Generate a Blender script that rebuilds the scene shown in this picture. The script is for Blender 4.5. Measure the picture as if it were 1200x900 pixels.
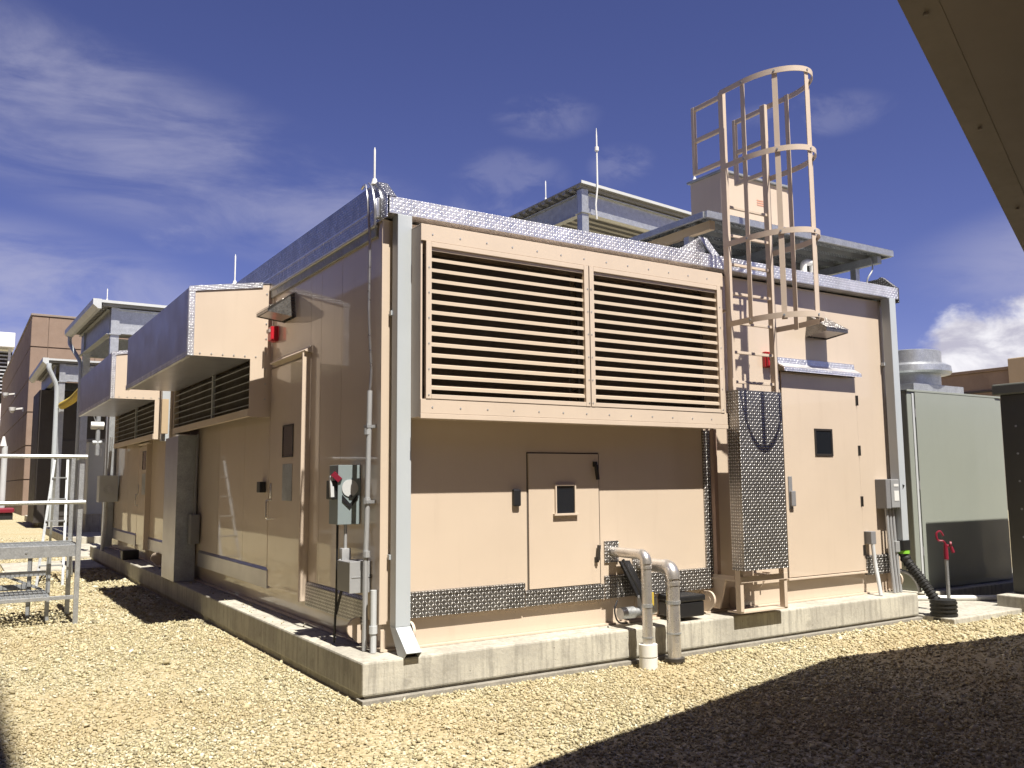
import bpy, bmesh, math, random
import numpy as np
from mathutils import Vector, Matrix
random.seed(7)
for o in list(bpy.data.objects): bpy.data.objects.remove(o)
S = bpy.context.scene
C = S.collection
R = math.radians

# ---------------------------------------------------------------- camera
YAW, PITCH, ROLL = 0.5668, 0.1113, -0.0085
f = Vector((math.sin(YAW)*math.cos(PITCH), math.cos(YAW)*math.cos(PITCH), math.sin(PITCH)))
rt = Vector((math.cos(YAW), -math.sin(YAW), 0)); up = rt.cross(f)
c, s = math.cos(ROLL), math.sin(ROLL)
r2 = c*rt + s*up; u2 = -s*rt + c*up
cd = bpy.data.cameras.new('camera'); cam = bpy.data.objects.new('camera', cd); C.objects.link(cam)
M = Matrix((r2, u2, -f)).transposed().to_4x4(); M.translation = Vector((-2.6712, -6.3188, 1.5968))
cam.matrix_world = M
cd.sensor_width = 36; cd.lens = 36*1024.58/1200; cd.clip_end = 4000; cd.clip_start = .05
S.camera = cam
S.render.engine = 'CYCLES'
S.render.resolution_x, S.render.resolution_y = 1024, 768
S.view_settings.view_transform = 'Standard'; S.view_settings.look = 'None'; S.view_settings.gamma = 1
S.view_settings.exposure = 1.0
try: S.view_settings.use_curve_mapping = False
except Exception: pass

# ---------------------------------------------------------------- sun and sky
SUN_EL = math.atan(1.75)
sd = bpy.data.lights.new('sun', 'SUN'); sd.energy = 5.0; sd.angle = R(.5); sd.color = (1, .94, .84)
sun = bpy.data.objects.new('sun', sd); C.objects.link(sun)
sun.rotation_euler = (math.pi/2 - SUN_EL, 0, R(.35)); sun.location = (0, -20, 40)

W = bpy.data.worlds.new('World'); S.world = W; W.use_nodes = True
nt = W.node_tree; nt.nodes.clear()
class G:                                   # tiny node-graph helper
    def __init__(s, nt): s.nt = nt
    def n(s, t, **kw):
        nd = s.nt.nodes.new(t)
        for k, v in kw.items():
            if k.startswith('i_'):
                key = k[2:].replace('_', ' '); nd.inputs[key].default_value = v
            else: setattr(nd, k, v)
        return nd
    def l(s, a, b): s.nt.links.new(a, b)
    def put(s, sock, v):
        if hasattr(v, 'is_output') or isinstance(v, bpy.types.NodeSocket): s.l(v, sock)
        else: sock.default_value = v
    def m(s, op, a, b=0., c=None, clamp=False):
        nd = s.n('ShaderNodeMath', operation=op); nd.use_clamp = clamp
        s.put(nd.inputs[0], a); s.put(nd.inputs[1], b)
        if c is not None: s.put(nd.inputs[2], c)
        return nd.outputs[0]
    def v(s, op, a, b=(0, 0, 0)):
        nd = s.n('ShaderNodeVectorMath', operation=op); s.put(nd.inputs[0], a); s.put(nd.inputs[1], b)
        return nd.outputs['Value'] if op in ('DOT_PRODUCT', 'LENGTH') else nd.outputs[0]
    def rng(s, x, a, b, c=0., d=1., smooth=True):
        nd = s.n('ShaderNodeMapRange'); nd.interpolation_type = 'SMOOTHSTEP' if smooth else 'LINEAR'
        s.put(nd.inputs[0], x); nd.inputs[1].default_value = a; nd.inputs[2].default_value = b
        nd.inputs[3].default_value = c; nd.inputs[4].default_value = d
        return nd.outputs[0]
    def mix(s, fac, a, b, t='RGBA', blend='MIX'):
        nd = s.n('ShaderNodeMix', data_type=t)
        if t == 'RGBA': nd.blend_type = blend; ia, ib, o = nd.inputs[6], nd.inputs[7], nd.outputs[2]
        else: ia, ib, o = nd.inputs[2], nd.inputs[3], nd.outputs[0]
        s.put(nd.inputs[0], fac); s.put(ia, a); s.put(ib, b)
        return o
    def noise(s, vec, scale, detail=4, rough=.55, dist=0.):
        nd = s.n('ShaderNodeTexNoise'); s.l(vec, nd.inputs['Vector'])
        nd.inputs['Scale'].default_value = scale; nd.inputs['Detail'].default_value = detail
        nd.inputs['Roughness'].default_value = rough; nd.inputs['Distortion'].default_value = dist
        return nd.outputs[0]
g = G(nt)
sky = g.n('ShaderNodeTexSky', sky_type='NISHITA', sun_disc=False)
sky.sun_elevation = SUN_EL; sky.sun_rotation = math.pi; sky.altitude = 1700
sky.air_density = 1.0; sky.dust_density = .4; sky.ozone_density = 3.0
dirv = g.n('ShaderNodeTexCoord').outputs['Generated']
sep = g.n('ShaderNodeSeparateXYZ'); g.l(dirv, sep.inputs[0])
dx, dy, dz = sep.outputs
skyc = g.mix(1., sky.outputs[0], (.83, .66, .99, 1), blend='MULTIPLY')
# thin high cloud in streaks
az = g.m('ARCTAN2', dx, dy); el = g.m('ARCSINE', dz)
azel = g.n('ShaderNodeCombineXYZ'); g.l(az, azel.inputs[0]); g.l(el, azel.inputs[1])
mp = g.n('ShaderNodeMapping'); g.l(azel.outputs[0], mp.inputs[0]); mp.inputs['Rotation'].default_value = (0, 0, R(16)); mp.inputs['Scale'].default_value = (4.2, 15, 1)
n1 = g.noise(mp.outputs[0], 1.0, 9, .6, .55)
mp2 = g.n('ShaderNodeMapping'); g.l(azel.outputs[0], mp2.inputs[0]); mp2.inputs['Rotation'].default_value = (0, 0, R(9)); mp2.inputs['Scale'].default_value = (13, 26, 1); mp2.inputs['Location'].default_value = (.7, 2.3, 0)
n2 = g.noise(mp2.outputs[0], 1.0, 8, .57, .4)
def lobe(a_, e_, ra, re, flat=.0):
    """soft elliptical patch of sky: centre and half sizes in degrees"""
    u = g.m('DIVIDE', g.m('SUBTRACT', az, R(a_)), R(ra)); v = g.m('DIVIDE', g.m('SUBTRACT', g.m('ADD', el, g.m('MULTIPLY', g.m('SUBTRACT', az, R(a_)), flat)), R(e_)), R(re))
    return g.rng(g.m('ADD', g.m('MULTIPLY', u, u), g.m('MULTIPLY', v, v)), 1., .1)
mx = lambda *a: a[0] if len(a) == 1 else g.m('MAXIMUM', a[0], mx(*a[1:]))
band = mx(lobe(4, 21.2, 24, 6.0, .2), lobe(-14, 23, 16, 6), lobe(18, 17.6, 11, 4.5, .1))
cir = g.m('MULTIPLY', g.m('MULTIPLY', g.rng(n1, .30, .74), g.rng(n2, -.1, .6)), g.m('MULTIPLY', band, .46))
lowb = mx(lobe(3, 9.5, 16, 6.5, .1), lobe(-20, 11, 14, 6), lobe(75, 12, 20, 5))
cir2 = g.m('MULTIPLY', g.rng(n1, .30, .66), g.m('MULTIPLY', lowb, .52))
puff = g.m('MULTIPLY', g.rng(n2, .40, .64), g.m('MULTIPLY', mx(lobe(35, 23.3, 4.2, 1.7), lobe(32.5, 19.6, 4.5, 2.2), lobe(33, 17.3, 7, 2.0), lobe(40, 20.2, 2.6, 1.6), lobe(11.3, 15, 2.6, 1.1), lobe(52, 22, 6, 1.6)), .17))
hz = g.m('MULTIPLY', g.rng(dz, .2, .0), .12)
veil = g.m('ADD', g.m('ADD', cir, cir2), g.m('ADD', puff, hz), clamp=True)
c1 = g.mix(veil, skyc, (5.6, 5.5, 6.9, 1))
# heaped cloud low on the horizon
cb2 = g.n('ShaderNodeCombineXYZ'); g.l(az, cb2.inputs[0]); g.l(g.m('MULTIPLY', dz, 1.7), cb2.inputs[1])
n3 = g.noise(cb2.outputs[0], 7.5, 8, .56, .15)
n4 = g.noise(cb2.outputs[0], 17, 6, .6, .3)
side = g.rng(az, R(52), R(60), 0, 1)
top = g.m('ADD', g.m('MULTIPLY', side, .135), g.m('MULTIPLY', g.m('SUBTRACT', n3, .5), .22))
cum = g.rng(g.m('SUBTRACT', g.m('ADD', top, .045), dz), 0., .035)
lit = g.mix(g.rng(g.m('ADD', n4, g.m('MULTIPLY', dz, .9)), .48, .82), (5.6, 5.4, 6.3, 1), (10.2, 10, 10.2, 1))
c2 = g.mix(g.m('MULTIPLY', cum, .93), c1, lit)
bg = g.n('ShaderNodeBackground'); g.l(c2, bg.inputs[0]); bg.inputs[1].default_value = .05
out = g.n('ShaderNodeOutputWorld'); g.l(bg.outputs[0], out.inputs[0])

# ---------------------------------------------------------------- materials
def mat(name):
    m = bpy.data.materials.new(name); m.use_nodes = True
    nt = m.node_tree; b = nt.nodes['Principled BSDF']; g = G(nt)
    tc = g.n('ShaderNodeTexCoord')
    return m, g, b, tc
def bump(g, b, h, strength=.3, dist=.01):
    nd = g.n('ShaderNodeBump'); nd.inputs['Strength'].default_value = strength; nd.inputs['Distance'].default_value = dist
    g.l(h, nd.inputs['Height']); g.l(nd.outputs[0], b.inputs['Normal']); return nd
def paint(name, col, rough=.45, var=.07, coat=0., metal=0., bmp=.0, scale=1.4, dirt=0., spec=.5, coat_r=.04, speck=0.):
    m, g, b, tc = mat(name); P = tc.outputs['Object']
    geo = g.n('ShaderNodeNewGeometry').outputs['Position']
    n = g.noise(geo, scale, 5, .6)
    fac = g.rng(n, .25, .75, 1-var, 1+var, False)
    k_ = .88 if metal > .3 else .80
    col = tuple(c_*k_ for c_ in col); col4 = (*col, 1)
    base = g.v('SCALE', col4[:3]); base.node.inputs['Scale'].default_value = 1; g.l(fac, base.node.inputs['Scale'])
    if dirt:
        mp = g.n('ShaderNodeMapping'); g.l(geo, mp.inputs[0]); mp.inputs['Scale'].default_value = (7, 7, .5)
        st = g.rng(g.noise(mp.outputs[0], 1.3, 6, .65), .52, .8, 0, dirt)
        base = g.mix(st, base, (col[0]*.55, col[1]*.5, col[2]*.45, 1))
    if speck:
        sp = g.rng(g.noise(geo, 60, 2, .5), .35, .7, 1-speck, 1+speck, False)
        nd = g.n('ShaderNodeVectorMath', operation='SCALE'); g.l(base, nd.inputs[0]); g.l(sp, nd.inputs['Scale']); base = nd.outputs[0]
    g.l(base, b.inputs['Base Color'])
    b.inputs['Metallic'].default_value = metal
    g.l(g.rng(g.noise(geo, scale*3, 4, .6), .3, .7, rough*.85, rough*1.15, False), b.inputs['Roughness'])
    b.inputs['Specular IOR Level'].default_value = spec
    b.inputs['Coat Weight'].default_value = coat; b.inputs['Coat Roughness'].default_value = coat_r
    if bmp:
        bump(g, b, g.noise(geo, 2.1, 3, .5), bmp, .02)
        cb = [x for x in nt_nodes(m) if x.type == 'BUMP'][0]
        g.l(cb.outputs[0], b.inputs['Coat Normal'])
    return m
def nt_nodes(m): return m.node_tree.nodes
TAN = paint('tan_enamel', (.66, .545, .43), .42, .05, coat=.7, bmp=.022, scale=.9, dirt=.13, coat_r=.035)
TAN2 = paint('tan_powdercoat', (.66, .545, .435), .45, .05, dirt=.1)
GALV = paint('galvanised_steel', (.52, .54, .56), .42, .16, metal=.75, scale=9, dirt=.12, speck=.12)
GALVD = paint('weathered_galvanised_steel', (.40, .42, .44), .5, .2, metal=.55, scale=5, dirt=.25, speck=.1)
ALU = paint('mill_aluminium', (.80, .81, .83), .3, .07, metal=.95, scale=6, dirt=.06)
ALUP = paint('smooth_aluminium_sheet', (.52, .51, .56), .34, .05, metal=.85, scale=1.2, dirt=.05)
DOWN = paint('grey_white_downpipe_paint', (.49, .53, .56), .38, .06, dirt=.12, coat=.2)
PIPE = paint('stainless_jacket', (.74, .71, .68), .3, .1, metal=.8, scale=12, dirt=.1)
COND = paint('grey_conduit', (.46, .47, .48), .42, .08, metal=.4)
BOXG = paint('blue_grey_box_enamel', (.24, .29, .30), .42, .06, dirt=.08)
BOXD = paint('grey_box_enamel', (.24, .24, .25), .45, .08)
DARK = paint('dark_interior', (.075, .062, .05), .8, .2)  # dark colour holds the shade inside louvres and openings
BLADE = paint('tan_louvre_blade', (.66, .545, .42), .5, .04)
SHADE = paint('dark_grey_screen', (.06, .05, .04), .7, .2)
BRZ = paint('dark_bronze_metal', (.035, .03, .026), .45, .15)
BLK = paint('black_plastic', (.016, .016, .018), .42, .2)
RUB = paint('black_corrugated_rubber', (.014, .014, .014), .5, .2)
RED = paint('red_plastic', (.55, .02, .035), .32, .05)
REDP = paint('worn_red_paint', (.22, .010, .03), .42, .2)
PVC = paint('white_pvc', (.80, .79, .74), .4, .03)
WHITE = paint('white_plastic', (.78, .78, .76), .4, .03)
GREEN = paint('sage_cabinet_enamel', (.30, .325, .285), .5, .04, coat=.15, dirt=.07, scale=.7)
DGRN = paint('dark_green_cabinet_enamel', (.075, .075, .065), .45, .1, dirt=.1)
SOFF = paint('brown_soffit_metal', (.18, .15, .125), .5, .08, scale=.8, dirt=.15)
YEL = paint('yellow_fabric', (.55, .40, .05), .7, .08)
LIME = paint('lime_band', (.25, .6, .05), .5, .05)
BRN = paint('brown_precast_concrete', (.265, .19, .145), .85, .14, scale=.9, dirt=.25, speck=.14)
BRN2 = paint('light_tan_parapet', (.52, .40, .26), .8, .06)
LGRY = paint('pale_steel_paint', (.55, .57, .58), .45, .08)
RUST = paint('reddish_steel_edge', (.36, .25, .2), .6, .1)

def glass():
    m, g, b, tc = mat('dark_window_glass')
    b.inputs['Base Color'].default_value = (.012, .014, .018, 1); b.inputs['Roughness'].default_value = .06
    b.inputs['Coat Weight'].default_value = 1; b.inputs['Coat Roughness'].default_value = .02
    return m
GLASS = glass()

def diamond(name, flat, lug, rough=.34, p=.0225, strength=.9):
    m, g, b, tc = mat(name)
    uv = tc.outputs['UV']; sp = g.n('ShaderNodeSeparateXYZ'); g.l(uv, sp.inputs[0])
    u = g.m('DIVIDE', sp.outputs[0], p); v = g.m('DIVIDE', sp.outputs[1], p)
    fu = g.m('FLOOR', u); fv = g.m('FLOOR', v)
    par = g.m('FLOORED_MODULO', g.m('ADD', fu, fv), 2.)
    sg = g.m('SUBTRACT', g.m('MULTIPLY', par, 2.), 1.)
    a = g.m('SUBTRACT', g.m('SUBTRACT', u, fu), .5); bb = g.m('MULTIPLY', g.m('SUBTRACT', g.m('SUBTRACT', v, fv), .5), sg)
    xi = g.m('MULTIPLY', g.m('ADD', a, bb), .7071/.47); et = g.m('MULTIPLY', g.m('SUBTRACT', a, bb), .7071/.16)
    d = g.m('SQRT', g.m('ADD', g.m('POWER', g.m('ABSOLUTE', xi), 2.), g.m('POWER', g.m('ABSOLUTE', et), 2.)))
    h = g.rng(d, 1.05, .45)
    geo = g.n('ShaderNodeNewGeometry').outputs['Position']
    w = g.rng(g.noise(geo, 5, 5, .6), .3, .7, .78, 1.16, False)
    colr = g.mix(h, (*flat, 1), (*lug, 1))  # lugs lighter from polish, with their sun glint painted into the colour
    nd = g.n('ShaderNodeVectorMath', operation='SCALE'); g.l(colr, nd.inputs[0]); g.l(w, nd.inputs['Scale'])
    g.l(nd.outputs[0], b.inputs['Base Color'])
    b.inputs['Metallic'].default_value = .9
    g.l(g.rng(g.noise(geo, 22, 3, .6), .3, .7, rough*.8, rough*1.2, False), b.inputs['Roughness'])
    bump(g, b, h, strength, .004)
    return m
DIA = diamond('aluminium_tread_plate', (.25, .24, .232), (.97, .96, .94), .40, .030)  # dark flats: a dark reflection put into the plate colour
DIAB = diamond('bright_aluminium_tread_plate', (.70, .70, .72), (.97, .97, .97), .42, .029, .9)

def concrete():
    m, g, b, tc = mat('cast_concrete')
    geo = g.n('ShaderNodeNewGeometry').outputs['Position']
    n = g.noise(geo, 2.2, 7, .65); n2 = g.noise(geo, 34, 4, .6)
    mp = g.n('ShaderNodeMapping'); g.l(geo, mp.inputs[0]); mp.inputs['Scale'].default_value = (11, 11, .9)
    st = g.noise(mp.outputs[0], 1.5, 8, .72)
    c = g.mix(g.rng(n, .38, .66), (.46, .44, .375, 1), (.30, .285, .25, 1))
    c = g.mix(g.rng(st, .46, .62, 0, .85), c, (.215, .205, .18, 1))
    blot = g.noise(geo, 4.5, 5, .6); c = g.mix(g.rng(blot, .60, .70, 0, .65), c, (.20, .19, .165, 1))
    vo = g.n('ShaderNodeTexVoronoi'); vo.inputs['Scale'].default_value = 11; g.l(geo, vo.inputs['Vector'])
    pit = g.rng(vo.outputs['Distance'], .085, .05)
    c = g.mix(g.m('MULTIPLY', pit, .8), c, (.09, .085, .075, 1))
    c = g.mix(.28, c, g.mix(n2, (.2, .19, .16, 1), (.62, .58, .48, 1)))
    g.l(c, b.inputs['Base Color']); b.inputs['Roughness'].default_value = .9
    bump(g, b, g.m('SUBTRACT', g.m('ADD', n2, g.m('MULTIPLY', st, .5)), pit), .35, .01)
    return m
CONC = concrete()
FOOT = paint('dark_footing_concrete', (.30, .28, .24), .9, .2, dirt=.4, speck=.15, scale=5)  # darker tone of concrete for the footing lip

def gravel(name, stones):
    m, g, b, tc = mat(name)
    geo = g.n('ShaderNodeNewGeometry').outputs['Position']
    big = g.noise(geo, .55, 5, .6)
    if stones:
        at = g.n('ShaderNodeAttribute'); at.attribute_name = 'tone'
        r = at.outputs['Fac']
    else:
        vo = g.n('ShaderNodeTexVoronoi'); vo.inputs['Scale'].default_value = 62; g.l(geo, vo.inputs['Vector'])
        sp = g.n('ShaderNodeSeparateColor'); g.l(vo.outputs['Color'], sp.inputs[0]); r = sp.outputs[0]
    rp = g.n('ShaderNodeValToRGB'); g.l(r, rp.inputs[0]); e = rp.color_ramp.elements
    cols = [(0, (.19, .17, .115)), (.2, (.29, .252, .155)), (.45, (.375, .33, .20)), (.68, (.435, .388, .24)), (.86, (.50, .465, .335)), (1, (.62, .60, .50))]
    e[0].position, e[0].color = 0, (*cols[0][1], 1); e[1].position, e[1].color = 1, (*cols[-1][1], 1)
    for p_, c_ in cols[1:-1]: x = e.new(p_); x.color = (*c_, 1)
    c = g.mix(g.rng(big, .42, .68, 0, .5), rp.outputs[0], (.36, .28, .155, 1))
    if not stones:
        c = g.mix(g.rng(vo.outputs['Distance'], .25, .6, 0, .35), c, (.29, .23, .13, 1))  # cell edges darkened to paint the shade between bed stones
        bump(g, b, vo.outputs['Distance'], -.6, .012)
    else:
        bump(g, b, g.noise(geo, 90, 3, .6), .3, .006)
    g.l(c, b.inputs['Base Color']); b.inputs['Roughness'].default_value = .92; b.inputs['Specular IOR Level'].default_value = .25
    return m
GRAV = gravel('gravel_bed', False); STONE = gravel('gravel_stones', True)

def corrug():
    m, g, b, tc = mat('ribbed_deck_underside')
    geo = g.n('ShaderNodeNewGeometry').outputs['Position']
    n = g.noise(geo, 3, 5, .6)
    g.l(g.mix(n, (.2, .2, .2, 1), (.3, .3, .3, 1)), b.inputs['Base Color']); b.inputs['Metallic'].default_value = .4; b.inputs['Roughness'].default_value = .5
    return m
DECK = corrug()
def label_mat(name, bgc, ink, rows, thr=.5):
    m, g, b, tc = mat(name)
    return m

# ---------------------------------------------------------------- mesh helpers
class MB:
    def __init__(s): s.b = bmesh.new(); s.round = False
    def box(s, x0, x1, y0, y1, z0, z1, bev=0.):
        b2 = bmesh.new(); bmesh.ops.create_cube(b2, size=1)
        for v in b2.verts: v.co = Vector(((x0+x1)/2+v.co.x*(x1-x0), (y0+y1)/2+v.co.y*(y1-y0), (z0+z1)/2+v.co.z*(z1-z0)))
        if bev: bmesh.ops.bevel(b2, geom=b2.edges[:], offset=bev, segments=2, affect='EDGES', profile=.6)
        s.add(b2); return s
    def add(s, b2, Mx=None):
        if Mx is not None: bmesh.ops.transform(b2, matrix=Mx, verts=b2.verts)
        me = bpy.data.meshes.new('t'); b2.to_mesh(me); b2.free(); s.b.from_mesh(me); bpy.data.meshes.remove(me)
    def poly(s, pts, ext):
        """planar outline swept along a vector: a solid prism"""
        ext = Vector(ext); a = [s.b.verts.new(Vector(p)) for p in pts]; e = [s.b.verts.new(Vector(p)+ext) for p in pts]
        n = len(pts); fs = [s.b.faces.new(a), s.b.faces.new(e[::-1])]
        for i in range(n): fs.append(s.b.faces.new((a[i], e[i], e[(i+1) % n], a[(i+1) % n])))
        bmesh.ops.recalc_face_normals(s.b, faces=fs); return s
    def bar(s, p, q, w, h=None, upv=(0, 0, 1)):
        """rectangular bar between two points"""
        h = h or w; p, q = Vector(p), Vector(q); d = (q-p).normalized(); u = Vector(upv)
        if abs(d.dot(u)) > .95: u = Vector((0, 1, 0))
        r = d.cross(u).normalized(); u = r.cross(d)
        s.poly([p+r*(a*w/2)+u*(b_*h/2) for a, b_ in ((-1, -1), (1, -1), (1, 1), (-1, 1))], q-p); return s
    def tube(s, pts, r, n=14, cap=True):
        s.round = True; pts = [Vector(p) for p in pts]; rings = []
        rr = r if isinstance(r, (list, tuple)) else [r]*len(pts)
        t0 = (pts[1]-pts[0]).normalized(); u = Vector((0, 0, 1)) if abs(t0.z) < .9 else Vector((1, 0, 0))
        for i, p in enumerate(pts):
            if i == 0: t = pts[1]-pts[0]
            elif i == len(pts)-1: t = pts[-1]-pts[-2]
            else: t = (pts[i+1]-p).normalized()+(p-pts[i-1]).normalized()
            t.normalize(); a = t.cross(u).normalized(); u = a.cross(t)
            rings.append([s.b.verts.new(p+(a*math.cos(k*2*math.pi/n)+u*math.sin(k*2*math.pi/n))*rr[i]) for k in range(n)])
        for A, B in zip(rings, rings[1:]):
            for k in range(n): s.b.faces.new((A[k], A[(k+1) % n], B[(k+1) % n], B[k]))
        if cap: s.b.faces.new(rings[0][::-1]); s.b.faces.new(rings[-1])
        return s
    def strip(s, pts, nrm, w, th):
        """flat strap following a path: width w along z, thickness th along nrm (list)"""
        s.round = True; pts = [Vector(p) for p in pts]; rings = []
        for p, nn in zip(pts, nrm):
            nn = Vector(nn)
            rings.append([s.b.verts.new(p+nn*(a*th/2)+Vector((0, 0, b_*w/2))) for a, b_ in ((-1, -1), (1, -1), (1, 1), (-1, 1))])
        fs = []
        for A, B in zip(rings, rings[1:]):
            for k in range(4): fs.append(s.b.faces.new((A[k], A[(k+1) % 4], B[(k+1) % 4], B[k])))
        fs += [s.b.faces.new(rings[0][::-1]), s.b.faces.new(rings[-1])]
        bmesh.ops.recalc_face_normals(s.b, faces=fs); return s
    def disc(s, c, axis, r, th, n=16):
        c = Vector(c); a = Vector(axis).normalized(); s.tube([c-a*th/2, c+a*th/2], r, n); return s
    def build(s, name, m, parent=None, smooth=30, kind=None):
        me = bpy.data.meshes.new(name)
        org = root_loc(parent) if parent else Vector()
        uvl = s.b.loops.layers.uv.new('UVMap'); s.b.normal_update()
        for fc in s.b.faces:
            n = fc.normal; k = max(range(3), key=lambda i: abs(n[i])); i, j = ((1, 2), (0, 2), (0, 1))[k]
            for lp in fc.loops: lp[uvl].uv = (lp.vert.co[i], lp.vert.co[j])
        if org.length: bmesh.ops.translate(s.b, verts=s.b.verts, vec=-org)
        s.b.to_mesh(me); s.b.free()
        if s.round:
            for p in me.polygons: p.use_smooth = True
            try: me.set_sharp_from_angle(angle=R(smooth))
            except Exception: pass
        me.materials.append(m); o = bpy.data.objects.new(name, me); C.objects.link(o)
        if parent: o.parent = parent
        if kind: o['kind'] = kind
        return o
def root_loc(o):
    while o.parent: o = o.parent
    return o.location.copy()
def thing(name, label, cat, loc=(0, 0, 0), group=None):
    o = bpy.data.objects.new(name, None); C.objects.link(o); o.location = loc; o.empty_display_size = .2
    o['label'] = label; o['category'] = cat
    if group: o['group'] = group
    return o
def tag(o, label, cat, group=None):
    o['label'] = label; o['category'] = cat
    if group: o['group'] = group
    return o
def solo(mb, name, m, label, cat, loc=None, group=None):
    """a one-mesh thing with its origin at loc"""
    o = mb.build(name, m); 
    if loc: o.data.transform(Matrix.Translation(-Vector(loc))); o.location = loc
    return tag(o, label, cat, group)
def share(src, loc, parent):
    """another part with the same mesh; loc is the world offset from the source part"""
    o = src.copy(); C.objects.link(o); o.parent = parent; o.location = src.location+Vector(loc); return o
def arc(c, a, b, r, t0, t1, n=8):
    c, a, b = Vector(c), Vector(a), Vector(b)
    return [c+a*(r*math.cos(t0+(t1-t0)*i/n))+b*(r*math.sin(t0+(t1-t0)*i/n)) for i in range(n+1)]
def bent(pts, r, n=6):
    """round the corners of a polyline with radius r"""
    pts = [Vector(p) for p in pts]; o = [pts[0]]
    for a, p, b in zip(pts, pts[1:], pts[2:]):
        d1, d2 = (a-p).normalized(), (b-p).normalized(); k = min(r, (a-p).length*.45, (b-p).length*.45)
        for i in range(n+1):
            t = i/n; o.append((p+d1*k)*(1-t)**2+p*2*t*(1-t)+(p+d2*k)*t*t)
    o.append(pts[-1]); return o
def structure(o): o['kind'] = 'structure'; return o
GZ = -.06
# ================================================================ the setting
mb = MB()
xs = [-300, -40, -12, -4, 0, 9, 16, 40, 300]; ys = [-300, -30, -8, 0, 8, 20, 40, 90, 600]
mb.b.faces.new([mb.b.verts.new(p) for p in ((-600, -300, GZ), (600, -300, GZ), (600, 900, GZ), (-600, 900, GZ))])
structure(mb.build('ground', GRAV))

def slab(x0, x1, y0, y1, z0, z1, name='concrete_pad', bev=.012):
    mb = MB(); mb.box(x0, x1, y0, y1, z0, z1, bev); return structure(mb.build(name, CONC))
slab(0, 7, 0, 15.6, 0, .249, 'concrete_pad', .016)
mb = MB(); mb.box(.03, 6.97, .03, 15.5, GZ-.1, -.0005); structure(mb.build('pad_footing', CONC))
mb = MB(); mb.box(-.012, 7.02, -.03, .1, GZ-.1, -.022, .006); structure(mb.build('footing_lip', FOOT))
slab(-1.75, -.02, 13.0, 15.2, GZ-.1, -.02, 'path')
slab(-.35, 1.4, 15.9, 20.6, GZ-.1, .0, 'path')
slab(.1, 6.5, 21.0, 29.0, GZ-.1, .16, 'concrete_pad')
slab(.3, 7, 34.0, 42, GZ-.1, .2, 'concrete_pad')
slab(7.02, 9.2, -.42, .75, GZ-.1, .0, 'path')
slab(8.35, 12.6, .78, 5.5, GZ-.1, .07, 'concrete_pad')
slab(8.45, 12, -4.2, -.12, GZ-.1, .14, 'kerb')

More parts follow.
